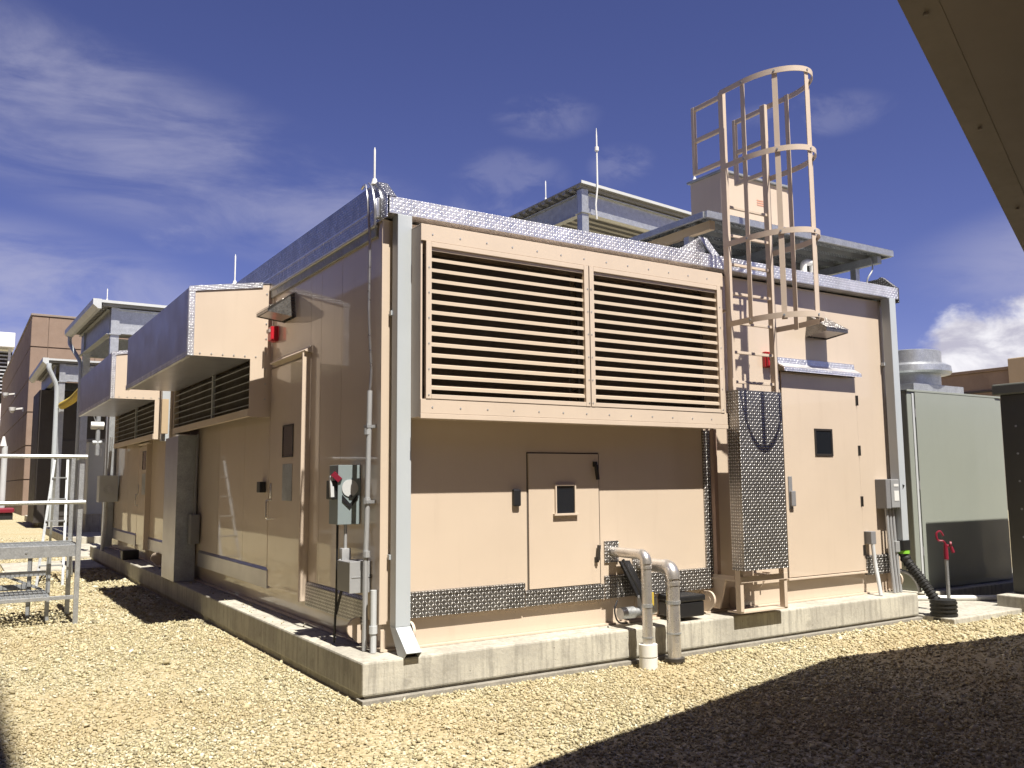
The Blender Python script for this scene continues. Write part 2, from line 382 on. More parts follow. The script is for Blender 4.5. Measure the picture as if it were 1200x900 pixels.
# loose stones lying on the gravel bed (one mesh; a limestone chip is about 3 cm)
def stones():
    rng = np.random.default_rng(3)
    cx, cy = -2.67, -6.32
    n = 900000
    x = rng.uniform(-2.9, 9.4, n); y = rng.uniform(-3.6, 26, n)
    d = np.hypot(x-cx, y-cy); a = np.degrees(np.arctan2(x-cx, y-cy))
    dens = np.where(d < 7, 1., np.where(d < 16, (7/d)**2.2, (7/16)**2.2*(16/d)**3))
    ph = rng.uniform(0, 6.28, 12); w = sum(np.sin(x*kx+y*ky+p_)*am for kx, ky, p_, am in ((1.1, .7, ph[0], 1), (-.8, 1.9, ph[1], .8), (2.6, -1.3, ph[2], .6), (3.9, 3.1, ph[3], .5), (-5.2, 4.4, ph[4], .35), (7.3, -2.2, ph[5], .3)))
    bare = np.clip(.72+.22*w, .3, 1.)
    inside = ((x > -.02) & (x < 7.03) & (y > -.04) & (y < 15.7)) | ((x > 7.0) & (y > -.43)) | ((x > -1.76) & (x < 0) & (y > 12.98) & (y < 15.2)) | ((x > -.4) & (y > 15.9) & (x < 1.4) & (y < 20.7)) | ((x > .0) & (y > 15))
    keep = (~inside) & (a > -2) & (a < 68) & (d > 4.1) & (rng.random(n) < dens*bare*1.08)
    x, y, d = x[keep], y[keep], d[keep]
    s = rng.lognormal(0, .32, len(x))*.0092*np.where(d < 8, 1, np.minimum(d/8, 2.2))
    big = rng.random(len(x)) < .02; s[big] *= 1.7
    # chips that rolled up against the footing
    m = 900; ex = np.concatenate([rng.uniform(-.1, 7.1, m), -np.abs(rng.normal(.03, .05, m))-.03]); ey = np.concatenate([-np.abs(rng.normal(.04, .05, m))-.05, rng.uniform(-.1, 12, m)])
    x = np.concatenate([x, ex]); y = np.concatenate([y, ey]); s = np.concatenate([s, rng.uniform(.009, .02, 2*m)])
    P = np.stack([x, y, s], 1); N = len(P)
    up_ = np.zeros(N)
    k_ = 90; q_ = np.stack([rng.uniform(.03, .26, k_), rng.uniform(.7, 9, k_), rng.uniform(.005, .014, k_)], 1); P = np.concatenate([P, q_]); up_ = np.concatenate([up_, np.full(k_, .249-GZ)]); N = len(P)
    V0 = np.array([(1, 0, .1), (-1, .1, 0), (0, 1, -.1), (.1, -1, 0), (0, 0, 1), (0, 0, -1.)]); F0 = np.array([(0, 2, 4), (2, 1, 4), (1, 3, 4), (3, 0, 4), (2, 0, 5), (1, 2, 5), (3, 1, 5), (0, 3, 5)])
    nv, nf = len(V0), len(F0)
    V = V0[None]*rng.uniform(.75, 1.3, (N, nv, 1)) + rng.normal(0, .22, (N, nv, 3))
    V = V*np.stack([rng.uniform(.8, 1.5, N), rng.uniform(.7, 1.1, N), rng.uniform(.45, .85, N)], 1)[:, None, :]
    a, t = rng.uniform(0, 2*np.pi, N), rng.normal(0, .35, N)
    ca, sa, ct, st = np.cos(a), np.sin(a), np.cos(t), np.sin(t)
    X, Y, Z = V[..., 0], V[..., 1], V[..., 2]
    X, Z = X*ct[:, None]+Z*st[:, None], -X*st[:, None]+Z*ct[:, None]
    X, Y = X*ca[:, None]-Y*sa[:, None], X*sa[:, None]+Y*ca[:, None]
    V = np.stack([X, Y, Z], -1)*P[:, 2][:, None, None]
    V[..., 0] += P[:, 0][:, None]; V[..., 1] += P[:, 1][:, None]
    V[..., 2] += (GZ + .004 + P[:, 2]*rng.uniform(-.2, .5, N) + up_)[:, None]
    me = bpy.data.meshes.new('gravel')
    me.vertices.add(N*nv); me.vertices.foreach_set('co', V.reshape(-1).astype(np.float32))
    me.loops.add(N*nf*3); me.polygons.add(N*nf)
    me.polygons.foreach_set('loop_start', np.arange(0, N*nf*3, 3, dtype=np.int32))
    me.loops.foreach_set('vertex_index', (F0[None]+(np.arange(N)*nv)[:, None, None]).reshape(-1).astype(np.int32))
    me.update(calc_edges=True)
    at = me.attributes.new('tone', 'FLOAT', 'POINT'); at.data.foreach_set('value', np.repeat(rng.beta(1.6, 1.5, N), nv).astype(np.float32))
    me.materials.append(STONE); o = bpy.data.objects.new('gravel', me); C.objects.link(o); o['kind'] = 'stuff'
    o['label'] = 'loose pale yellow limestone gravel spread over the yard'
    return o
stones()

# ================================================================ the tan generator enclosure
EN = thing('generator_enclosure', 'long tan metal equipment enclosure on a raised concrete pad with big louvred box', 'building', (3.7, .3, .249))
XL, XR, YF, YB = .27, 7.13, .30, 15.45
mb = MB(); mb.box(XL+.016, XR-.016, YF+.016, YB, .47, 3.80); mb.build('wall', TAN, EN)
mb = MB(); mb.box(XL+.06, XR-.06, YF+.045, YB-.05, .269, .468); mb.build('skid_beam', TAN, EN)
mb = MB(); mb.box(XL+.02, XR-.03, YF-.005, YF+.2, .25, .268, .003); mb.box(XL-.0, XL+.2, YF+.21, YB-.05, .25, .2675, .003); mb.build('skid_flange', TAN, EN)
# wall skin: separate sheets with open joints
def skin_front(x0, x1, z0, z1): MB().box(x0, x1, YF, YF+.014, z0, z1).build('wall_panel', TAN, EN)
def skin_side(y0, y1, z0, z1): MB().box(XL, XL+.014, y0, y1, z0, z1).build('wall_panel', TAN, EN)
skin_front(.325, 1.686, .49, 3.8); skin_front(1.6863, 2.5137, 1.862, 3.8); skin_front(1.6863, 2.5137, .49, .632); skin_front(2.514, 5.10, .49, 3.8)
skin_front(5.1003, 6.4497, 2.816, 3.8); skin_front(6.45, 7.08, .49, 3.8)
for y0, y1 in ((.36, 1.20), (1.205, 1.735), (1.74, 2.03), (3.30, 4.3), (4.305, 5.5), (5.505, 6.7), (6.705, 7.9), (7.905, 9.1), (9.105, 10.2), (11.405, 12.6), (12.605, 13.8), (13.805, 15.4)):
    skin_side(y0, y1, .49, 3.8)
skin_side(2.035, 3.295, 2.88, 3.8); skin_side(10.205, 11.4, 2.32, 3.8)
MB().box(XL-.012, XL+.05, YF-.012, YF+.0, .47, 3.8, .002).box(XL-.012, XL-.001, YF+.001, YF+.06, .47, 3.8, .002).build('corner_trim', TAN, EN)
MB().box(XR-.05, XR+.012, YF-.012, YF+.0, .47, 3.8, .002).build('corner_trim', TAN, EN)
# ---- roof edge
MB().box(.262, 7.2, .155, .17, 3.822, 3.965, .003).box(.262, 7.2, .17, .32, 3.822, 3.832).box(.262, 7.2, .17, .9, 3.953, 3.964).build('roof_fascia', DIAB, EN)
MB().poly([(.33, .33, 3.96), (.33, 15.4, 4.02), (.33, 15.4, 3.9), (.33, .33, 3.84)], (6.78, 0, 0)).build('roof', GALV, EN)
rk = [(.15, 3.965), (.34, 4.135), (15.5, 4.135), (15.5, 3.78), (.15, 3.78)]
MB().poly([(.232, y, z) for y, z in rk], (.012, 0, 0)).poly([(.2445, y, z) for y, z in ((.150, 3.966), (.340, 4.136), (.40, 4.136), (.22, 3.967))], (.08, 0, 0)).build('roof_rake', diamond('sky_tinted_tread_plate', (.40, .40, .42), (.80, .80, .82), .3, .026), EN)  # left rake colour carries the sky reflection of bare aluminium
MB().box(.2275, .2315, .45, 15.5, 3.90, 3.915).build('rake_seam', ALU, EN)
MB().poly([(7.19, y, z) for y, z in rk], (.012, 0, 0)).poly([(7.14, y, z) for y, z in ((.151, 3.967), (.341, 4.137), (.39, 4.137), (.20, 3.967))], (.05, 0, 0)).build('roof_rake', DIA, EN)
MB().box(.222, .268, .4, 15.4, 3.757, 3.776, .003).build('eave_trim', WHITE, EN)
MB().box(.243, .268, .4, 15.4, 3.675, 3.756, .003).build('eave_trim', GALVD, EN)
sc = MB()
for i in range(70): sc.disc((.242, .55+i*.21, 3.71), (1, 0, 0), .008, .006, 6)
sc.build('screws', COND, EN, kind='stuff')

# ---- tread plate kick strips along the front and side
def kick_front(x0, x1, z0=.498, z1=.70, y=.283): MB().box(x0, x1, y, YF+.04, z0, z1-.012, .002).poly([(x0, y-.004, z1-.03), (x0, y-.004, z1), (x0, y+.03, z1+.012), (x0, y+.03, z1-.03)], (x1-x0, 0, 0)).build('kick_strip', DIA, EN)
kick_front(.45, 1.65); kick_front(1.66, 2.54, .50, .632, .286); kick_front(2.55, 4.02, .50, .70, .281); kick_front(6.47, 7.09, .47, .69, .282)
def kick_side(y0, y1, z0, z1, m, x=.25):
    MB().box(x, XL+.03, y0, y1, z0, z1, .003).poly([(x, y0, z1+.001), (XL-.002, y0, z1+.03), (XL-.002, y0, z1+.001)], (0, y1-y0, 0)).build('kick_strip', m, EN)
kick_side(.62, 2.02, .43, .63, DIA); kick_side(3.26, 6.45, .47, .66, ALUP); kick_side(7.5, 10.18, .47, .66, ALUP); kick_side(11.42, 15.3, .47, .66, ALUP)
MB().box(3.87, 4.02, .278, .3, .702, 2.11, .002).build('tread_plate_strip', DIA, EN)

# ---- louvred box on the front
LX0, LX1, LY, LZ0, LZ1 = .46, 3.90, -.03, 2.12, 3.70
lb = MB()
lb.box(LX0, LX0+.015, LY+.004, YF, LZ0+.004, LZ1-.002); lb.box(LX1-.015, LX1, LY+.004, YF, LZ0+.004, LZ1-.002)
lb.box(LX0+.016, LX1-.016, LY+.004, YF, LZ0+.004, LZ0+.018); lb.box(LX0+.016, LX1-.016, LY+.004, YF, LZ1-.017, LZ1-.003)
LB = lb.build('louvre_box', TAN2, EN)
zt, zb = 3.525, 2.285
fr = MB()
fr.box(LX0-.004, LX1+.004, LY-.012, LY+.003, zt+.045, LZ1, .002); fr.box(LX0-.004, LX1+.004, LY-.012, LY+.003, LZ0+.03, zb-.02, .002)
fr.box(LX0-.006, LX1+.006, LY-.016, LY+.01, LZ0-.012, LZ0+.028, .003)
fr.box(LX0-.002, LX1+.002, LY-.008, YF, LZ1+.001, LZ1+.011, .002)
fr.build('louvre_box_frame', TAN2, LB)
for x0, x1 in ((.50, 2.165), (2.175, 3.862)):
    p = MB(); Y0, Y1 = LY-.018, LY+.02
    p.box(x0, x0+.05, Y0, Y1, zb-.018, zt+.043, .003); p.box(x1-.05, x1, Y0, Y1, zb-.018, zt+.043, .003)
    p.box(x0+.051, x1-.051, Y0+.001, Y1, zt, zt+.042, .003); p.box(x0+.051, x1-.051, Y0+.001, Y1, zb-.017, zb+.02, .003)
    p.build('louvre_frame', TAN2, LB)
    first = None
    for i in range(14):
        z = zb+.06+i*.0885
        pts = [(0, 0), (.004, 0), (.004, .023), (.075, .046), (.074, .050), (0, .027)]
        if first is None:
            q = MB(); q.poly([(x0+.052, LY+.0+a, z+b_) for a, b_ in pts], (x1-x0-.104, 0, 0)); first = q.build('louvre_slat', BLADE, LB); z00 = z
        else: share(first, (0, 0, z-z00), LB)
    MB().box(x0+.03, x1-.03, .20, .215, zb, zt).build('louvre_shade_sheet', DARK, LB)  # dark sheet painted as the shade behind the slats
sc = MB()
for x in np.arange(.56, 3.85, .26):
    for z in (3.63, 2.20): sc.disc((x, LY-.013, z), (0, 1, 0), .0075, .006, 6)
for z in np.arange(2.3, 3.55, .21):
    for x in (.525, 2.15, 2.19, 3.84): sc.disc((x, LY-.02, z), (0, 1, 0), .0065, .005, 6)
sc.build('screws', COND, LB, kind='stuff')

# ---- weather hoods on the long side
def hood(y0, y1):
    XF = -.63
    prof = [(XL+.002, 3.84), (XF, 3.70), (XF, 2.97), (.03, 2.97), (.03, 2.33), (XL+.002, 2.33)]
    h = MB()
    h.poly([(x, y0, z) for x, z in prof], (0, .014, 0))
    H = h.build('weather_hood', TAN2, EN)
    MB().poly([(x, y1-.014, z) for x, z in prof], (0, .014, 0)).build('far_flank', TAN2, H)
    MB().box(XF-.006, XF+.006, y0+.015, y1-.015, 2.975, 3.695).build('hood_face', ALUP, H)
    MB().poly([(XF, y0-.006, 3.702), (XL, y0-.006, 3.842), (XL, y0-.006, 3.852), (XF, y0-.006, 3.712)], (0, y1-y0+.012, 0)).build('hood_top', ALUP, H)
    MB().poly([(XF, y0+.016, 2.97), (.06, y0+.016, 2.97), (.06, y0+.016, 2.98), (XF, y0+.016, 2.98)], (0, y1-y0-.03, 0)).build('hood_soffit', ALUP, H)
    t = MB()
    t.box(XF-.012, XF+.055, y0-.008, y0-.001, 2.965, 3.70, .002); t.box(XF-.013, XF-.007, y0-.008, y0+.06, 2.965, 3.70)
    t.box(XF-.013, XF-.007, y0+.061, y1, 2.965, 3.02); t.box(XF-.013, XF+.03, y0+.061, y1, 2.955, 2.966)
    t.poly([(XF-.012, y0-.012, 3.66), (.15, y0-.012, 3.785), (.15, y0-.012, 3.846), (XF-.012, y0-.012, 3.716)], (0, .004, 0))
    t.build('hood_edging', DIAB, H)
    s_ = MB()
    for k in range(8): s_.disc((.20, y0-.003, 3.72-.17*k), (0, 1, 0), .009, .008, 6)
    for k in range(6): s_.disc((XF+.12+.12*k, y0-.003, 3.0), (0, 1, 0), .008, .008, 6)
    s_.build('screws', COND, H, kind='stuff')
    MB().box(.10, .115, y0+.02, y1-.02, 2.4, 2.96).build('louvre_shade_sheet', DARK, H)  # dark sheet stands in for the unlit space behind the hood louvre
    MB().box(.018, .06, y0+.016, y1-.016, 2.335, 2.42, .003).build('louvre_sill', TAN2, H)
    for yy in (y0+(y1-y0)*.42,): MB().box(.025, .06, yy-.025, yy+.025, 2.421, 2.966).build('mullion', GALVD, H)
    first = None
    for k in range(6):
        z = 2.46+k*.086
        if first is None: first = MB().poly([(.036, y0+.02, z), (.04, y0+.02, z), (.041, y0+.02, z+.007), (.080, y0+.02, z+.02), (.079, y0+.02, z+.023), (.036, y0+.02, z+.010)], (0, y1-y0-.04, 0)).build('louvre_slat', GALVD, H)
        else: share(first, (0, 0, k*.086), H)
hood(3.31, 7.25); hood(8.75, 12.9)

# ---- doors
SEAM = paint('door_gap_shade', (.10, .08, .065), .8, .1)  # dark sheet behind each front door paints the shade in its gaps
def door_front(x0, x1, z0, z1):
    fr = MB()
    return MB().box(x0+.008, x1-.008, YF-.012, YF+.0135, z0+.006, z1-.006, .003).build('door', TAN, EN)
D = door_front(5.108, 6.442, .52, 2.81)
MB().box(5.09, 6.46, YF-.03, YF-.001, .497, .518, .003).build('door_sill', TAN2, D)
MB().box(5.635, 5.66, YF-.022, YF-.0125, 1.86, 2.175, .002).box(5.925, 5.95, YF-.022, YF-.0125, 1.86, 2.175, .002).box(5.661, 5.924, YF-.022, YF-.0125, 2.15, 2.175, .002).box(5.661, 5.924, YF-.022, YF-.0125, 1.86, 1.885, .002).build('window_frame', BRZ, D)
MB().box(5.662, 5.923, YF-.016, YF-.0125, 1.886, 2.149).build('window_pane', GLASS, D)
MB().box(5.155, 5.215, YF-.022, YF-.0125, 1.27, 1.63, .004).box(5.16, 5.23, YF-.055, YF-.023, 1.30, 1.47, .01).build('door_handle', BOXD, D)
for z in (2.53, 1.93, 1.33, .76): MB().tube([(6.447, YF-.02, z-.06), (6.447, YF-.02, z+.06)], .008, 8).box(6.415, 6.445, YF-.016, YF-.0125, z-.06, z+.06).build('hinge', BRZ, D)
MB().poly([(5.06, YF, 2.90), (5.06, YF-.005, 2.965), (5.06, YF-.012, 2.965), (5.06, YF-.02, 2.90), (5.06, .19, 2.845), (5.06, .185, 2.80), (5.06, .19, 2.80), (5.06, .2, 2.838)], (1.36, 0, 0)).build('drip_cap', DIAB, EN)
MB().box(5.1015, 6.4485, YF+.004, YF+.0125, .51, 2.815).build('gap_sheet', SEAM, D)
E2 = door_front(1.694, 2.506, .637, 1.856)
MB().box(1.985, 2.0, YF-.03, YF-.0125, 1.305, 1.57, .002).box(2.205, 2.22, YF-.03, YF-.0125, 1.305, 1.57, .002).box(2.001, 2.204, YF-.03, YF-.0125, 1.555, 1.57, .002).box(1.965, 2.24, YF-.045, YF-.0125, 1.285, 1.304, .002).build('window_frame', TAN2, E2)
MB().box(2.0005, 2.2045, YF-.016, YF-.0125, 1.3045, 1.5545).build('window_pane', GLASS, E2)
MB().box(1.6875, 2.5125, YF+.004, YF+.0125, .634, 1.861).build('gap_sheet', SEAM, E2)
for z in (1.75, .86):
    k = 1 if z > 1 else -1
    MB().box(2.43, 2.47, YF-.035, YF-.0125, z-.02, z+.03, .004).bar((2.45, YF-.04, z), (2.465, YF-.045, z-k*.14), .022, .03).build('door_latch', BRZ, E2)
def door_side(y0, y1, z0, z1, win=True):
    d = MB().box(XL-.010, XL+.013, y0+.006, y1-.006, z0, z1-.006, .003).build('door', TAN, EN)
    MB().box(XL-.09, XL, y0-.03, y0+.0, z0-.03, z1+.02, .004).build('door_frame', TAN2, d)
    MB().box(XL-.012, XL, y1+.0, y1+.008, z0, z1+.02, .002).build('door_frame', TAN2, d)
    MB().poly([(XL, y0-.06, z1+.10), (XL-.075, y0-.06, z1+.045), (XL-.075, y0-.06, z1+.035), (XL, y0-.06, z1+.02)], (0, y1-y0-.1, 0)).build('drip_cap', TAN2, d)
    MB().box(XL-.018, XL-.0105, y0+.44, y0+.455, 1.87, 2.21).box(XL-.018, XL-.0105, y0+.77, y0+.785, 1.87, 2.21).box(XL-.018, XL-.0105, y0+.456, y0+.769, 2.195, 2.21).box(XL-.018, XL-.0105, y0+.456, y0+.769, 1.87, 1.885).build('window_frame', BRZ, d)
    MB().box(XL-.013, XL-.0105, y0+.457, y0+.768, 1.886, 2.194).build('window_pane', GLASS, d)
    MB().box(XL-.014, XL-.0105, y0+.46, y0+.77, 1.42, 1.80, .001).build('notice_plate', GALVD, d)
    MB().tube(bent([(XL-.011, y1-.09, 1.22), (XL-.06, y1-.09, 1.22), (XL-.06, y1-.09, 1.42), (XL-.011, y1-.09, 1.42)], .02), .009, 8).box(XL-.02, XL-.0105, y1-.11, y1-.07, 1.44, 1.6, .003).build('door_handle', ALU, d)
    for z in (2.4, 1.7, 1.1, .72): MB().tube([(XL-.02, y0+.012, z-.07), (XL-.02, y0+.012, z+.07)], .012, 8).build('hinge', GALVD, d)
door_side(2.04, 3.29, .50, 2.865); door_side(10.205, 11.4, .50, 2.3)

# ---- lifting lugs welded to the skid
def lug(x, y, ax, m=TAN2):
    l = MB()
    if ax == 'y':   # plate standing out of the front, hole seen from the side
        l.poly([(x-.012, y, .28), (x-.012, y-.10, .28)] + [tuple(p) for p in arc((x-.012, y-.11, .40), (0, -1, 0), (0, 0, 1), .085, -1.2, 1.5, 8)] + [(x-.012, y, .48)], (.024, 0, 0))
        l.disc((x, y-.115, .40), (1, 0, 0), .027, .03, 12)
    else:
        l.poly([(x, y-.012, .28), (x-.10, y-.012, .28)] + [tuple(p) for p in arc((x-.11, y-.012, .40), (-1, 0, 0), (0, 0, 1), .085, -1.2, 1.5, 8)] + [(x, y-.012, .48)], (0, .024, 0))
    l.build('lifting_lug', m, EN)
lug(.50, .335, 'y'); lug(3.83, .335, 'y'); lug(4.25, .335, 'y'); lug(6.93, .335, 'y'); lug(.33, .66, 'x'); lug(.33, 9.2, 'x')
MB().poly([(3.95, .10, .62), (3.95, .335, .62), (3.95, .335, .30), (3.95, .20, .30)], (.02, 0, 0)).poly([(4.70, .20, .62), (4.70, .335, .62), (4.70, .335, .45)], (.02, 0, 0)).build('ladder_bracket', TAN2, EN)
MB().box(2.95, 3.6, .335, .36, .30, .47).build('access_plate', TAN2, EN)
# ================================================================ things fixed to the enclosure
def downspout(x0, x1, y0, y1, ztop, zk, label, m, kick=True):
    T = thing('downspout', label, 'downspout', ((x0+x1)/2, (y0+y1)/2, .25), 'square downspouts at the enclosure corners')
    MB().box(x0, x1, y0, y1, zk, ztop, .006).build('pipe', m, T)
    if kick:
        w = .004; dyk, dzk = -.20, -.17
        el = MB(); zlo = zk-.0
        pr = [(y0, zlo), (y1, zlo+.0), (y1+dyk, zlo+dzk-.10), (y0+dyk-.0, zlo+dzk)]
        el.poly([(x0, y, z) for y, z in pr], (w, 0, 0)); el.poly([(x1-w, y, z) for y, z in pr], (w, 0, 0))
        el.poly([(x0+w, pr[0][0], pr[0][1]), (x0+w, pr[3][0], pr[3][1]), (x0+w, pr[3][0]+.004, pr[3][1]-.004), (x0+w, pr[0][0]+.004, pr[0][1]-.004)], (x1-x0-2*w, 0, 0))
        el.poly([(x0+w, pr[1][0], pr[1][1]), (x0+w, pr[2][0], pr[2][1]), (x0+w, pr[2][0]-.004, pr[2][1]+.004), (x0+w, pr[1][0]-.004, pr[1][1]+.004)], (x1-x0-2*w, 0, 0))
        el.build('elbow', m, T)
        MB().poly([(x0+.006, y0+dyk+.03, zlo+dzk+.02), (x0+.006, y1+dyk+.02, zlo+dzk-.07), (x0+.006, y1+dyk+.03, zlo+dzk-.06), (x0+.006, y0+dyk+.04, zlo+dzk+.03)], (x1-x0-.012, 0, 0)).build('outlet', DARK, T)
    for z in (3.0, 1.0): MB().box(x0-.012, x1+.004, y1-.01, YF-.013, z-.02, z+.02, .002).build('strap', m, T)
    return T
downspout(.335, .465, .145, .255, 3.82, .46, 'pale square downspout at the near corner with angled kickout over the pad', DOWN)
downspout(6.965, 7.085, .13, .25, 3.82, .80, 'pale square downspout at the far right corner ending in black drain hose', DOWN, False)

def wall_lamp(o, ax, nrm, w, label):
    """wedge shaped wall lamp: o wall point at the middle of its top, ax along the wall, nrm out of it"""
    o, ax, nrm = Vector(o), Vector(ax), Vector(nrm); z = Vector((0, 0, 1))
    T = thing('wall_lamp', label, 'wall lamp', tuple(o), 'wedge shaped wall lamps')
    P = lambda a, n, h: tuple(o+ax*a+nrm*n+z*h)
    b = MB(); t, d, hh = w*.36, .30, .27
    A = [P(-t, 0, 0), P(t, 0, 0), P(w/2, d, -.20), P(-w/2, d, -.20)]; Bq = [P(-w/2, 0, -hh), P(w/2, 0, -hh), P(w/2, d, -.235), P(-w/2, d, -.235)]
    vs = [b.b.verts.new(p) for p in A+Bq]
    for q in ((0, 1, 2, 3), (3, 2, 6, 7), (0, 3, 7, 4), (1, 5, 6, 2), (0, 4, 5, 1)): b.b.faces.new([vs[i] for i in q])
    bmesh.ops.recalc_face_normals(b.b, faces=b.b.faces[:])
    b.build('housing', LAMPM, T)
    MB().poly([P(-t-.004, 0, .004), P(t+.004, 0, .004), P(w/2+.006, d+.006, -.196), P(-w/2-.006, d+.006, -.196)], (0, 0, .005)).build('top_plate', LAMPT, T)
    k = .86; q = MB()
    q.poly([P(-w/2*k, .03, -.258), P(w/2*k, .03, -.258), P(w/2*k, d*.93, -.23), P(-w/2*k, d*.93, -.23)], (0, 0, .008)); q.build('lens', LENS, T)
    return T
LAMPM = paint('crinkled_bronze_casting', (.20, .19, .18), .28, .25, metal=.85, scale=16, bmp=.0)
LAMPT = paint('crinkled_foil_cover', (.62, .60, .57), .26, .3, metal=.95, scale=14, bmp=.0)
for L_ in (LAMPT,):
    g_ = G(L_.node_tree); geo_ = g_.n('ShaderNodeNewGeometry').outputs['Position']; bump(g_, L_.node_tree.nodes['Principled BSDF'], g_.noise(geo_, 24, 4, .6, 1.2), .9, .02)
LENS = paint('frosted_lamp_lens', (.42, .36, .34), .3, .1)
wall_lamp((5.76, YF-.001, 3.50), (1, 0, 0), (0, -1, 0), .38, 'wedge shaped metal wall lamp above the right hand door')
wall_lamp((XL-.001, 2.70, 3.60), (0, 1, 0), (-1, 0, 0), .40, 'wedge shaped dark wall lamp above the door on the shaded side')

def strobe(o, ax, nrm, label):
    o, ax, nrm = Vector(o), Vector(ax), Vector(nrm); z = Vector((0, 0, 1))
    T = thing('alarm_strobe', label, 'alarm', tuple(o), 'red alarm strobes')
    def bx(a0, a1, n0, n1, z0, z1): 
        b = MB(); b.poly([tuple(o+ax*a+nrm*n0+z*h) for a, h in ((a0, z0), (a1, z0), (a1, z1), (a0, z1))], nrm*(n1-n0)); bmesh.ops.bevel(b.b, geom=b.b.edges[:], offset=.006, segments=2, affect='EDGES'); return b
    bx(-.065, .065, .0, .05, -.085, .085).build('back_box', RED, T); bx(-.058, .058, .051, .085, -.078, .078).build('horn', RED, T)
    bx(-.05, .05, .086, .105, .005, .05).build('strobe_lens', LENS, T)
strobe((4.90, YF-.001, 2.92), (1, 0, 0), (0, -1, 0), 'red alarm strobe on the sunlit wall behind the caged ladder')
strobe((XL-.001, 3.14, 3.24), (0, 1, 0), (-1, 0, 0), 'red alarm strobe under the lamp on the shaded side')

solo(MB().box(1.53, 1.605, .262, YF-.001, 1.38, 1.53, .012), 'key_box', BLK, 'small black key box on the tan wall left of the square equipment door', 'key box', (1.57, .29, 1.38))
solo(MB().box(XL-.07, XL-.001, 3.42, 3.54, 1.50, 1.62, .006), 'push_button_box', BLK, 'small dark button box on the shaded wall left of the side door', 'button box', (XL, 3.48, 1.5))

# ---- caged roof ladder
LD = thing('ladder', 'tan roof ladder with tall hooped safety cage and tread plate guard', 'ladder', (4.24, -.15, .28))
xl, xr, yl = 3.88, 4.51, -.15
for x in (xl, xr):
    MB().box(x-.022, x+.022, yl-.034, yl+.034, .30, 5.60, .004).build('rail', TAN2, LD)
first = None
for i in range(14):
    z = .75+i*.302
    if z > 4.6: continue
    if first is None: first = MB().box(xl+.023, xr-.023, yl-.014, yl+.014, z-.014, z+.014, .003).build('rung', TAN2, LD); z0 = z
    else: share(first, (0, 0, z-z0), LD)
def hoop_path(rad=.84, n=44):
    """a U in plan from the left rail out and back to the right rail"""
    cx, half = (xl+xr)/2, (xr-xl)/2+.03
    pts, nr = [(cx-half, yl, 0)], [(-1, 0, 0)]
    for i in range(n+1):
        t = math.pi*i/n; pts.append((cx-half*math.cos(t)*1.0, yl-.30-(rad-.30)*math.sin(t), 0)); nr.append(Vector((-math.cos(t)/half, -math.sin(t)/(rad-.3), 0)).normalized()[:])
    pts.append((cx+half, yl, 0)); nr.append((1, 0, 0)); return pts, nr
hp_, hn_ = hoop_path()
first = None
for z in (3.14, 3.96, 4.78, 5.58):
    if first is None: first = MB().strip([(x, y, z) for x, y, _ in hp_], hn_, .055, .008).build('hoop', TAN2, LD); z0 = z
    else: share(first, (0, 0, z-z0), LD)
for k in (1, 11, 23, 35, 45):
    p, nn = Vector(hp_[k]), Vector(hn_[k]); q = p-nn*.009; t = nn.cross(Vector((0, 0, 1)))
    MB().poly([q+t*.026+Vector((0, 0, 3.10)), q-t*.026+Vector((0, 0, 3.10)), q-t*.026-nn*.008+Vector((0, 0, 3.10)), q+t*.026-nn*.008+Vector((0, 0, 3.10))], (0, 0, 2.51)).build('cage_strap', TAN2, LD)
cb_ = MB()
for k in (1, 11, 23, 35, 45):
    for z in (3.14, 3.96, 4.78, 5.58):
        q = Vector(hp_[k])+Vector(hn_[k])*.006+Vector((0, 0, z)); cb_.disc(q, hn_[k], .011, .01, 8)
cb_.build('bolts', GALVD, LD, kind='stuff')
for x in (xl, xr):
    g_ = MB(); yb = .27
    g_.box(x-.02, x+.02, yb-.02, yb+.02, 4.83, 5.58, .003)
    for z in (4.85, 5.20, 5.555): g_.box(x-.018, x+.018, yl+.036, yb-.021, z-.022, z+.022, .003)
    g_.build('grab_guard', TAN2, LD)
MB().box(3.845, 4.475, -.262, -.255, .70, 2.47, .002).box(3.845, 3.852, -.254, -.10, .70, 2.47).box(4.468, 4.475, -.254, -.19, .70, 2.47).build('ladder_guard', DIA, LD)
MB().box(3.86, 4.54, -.175, .0, .285, .298).build('foot_plate', TAN2, LD)
MB().bar((xl, yl+.035, .60), (xl, YF-.0, .60), .05, .02).bar((xr, yl+.035, .60), (xr, YF-.0, .60), .05, .02).box(xl-.02, xr+.02, yl-.036, yl-.045, .58, .64).build('standoff', TAN2, LD)
MB().bar((xl+.03, yl+.035, 3.3), (xl+.03, YF-.0, 3.3), .05, .02).bar((xr-.03, yl+.035, 3.3), (xr-.03, YF, 3.3), .05, .02).build('standoff', TAN2, LD)
MB().box(3.86, 3.91, .12, .17, .64, 2.10, .003).build('rear_post', RUST, LD)
MB().bar((3.885, -.10, .62), (3.885, .29, .62), .04, .035).build('side_bracket', TAN2, LD)

LD.location = (4.24+.08, -.15+.08, .28); LD.scale = (1.01, 1, 1.012)

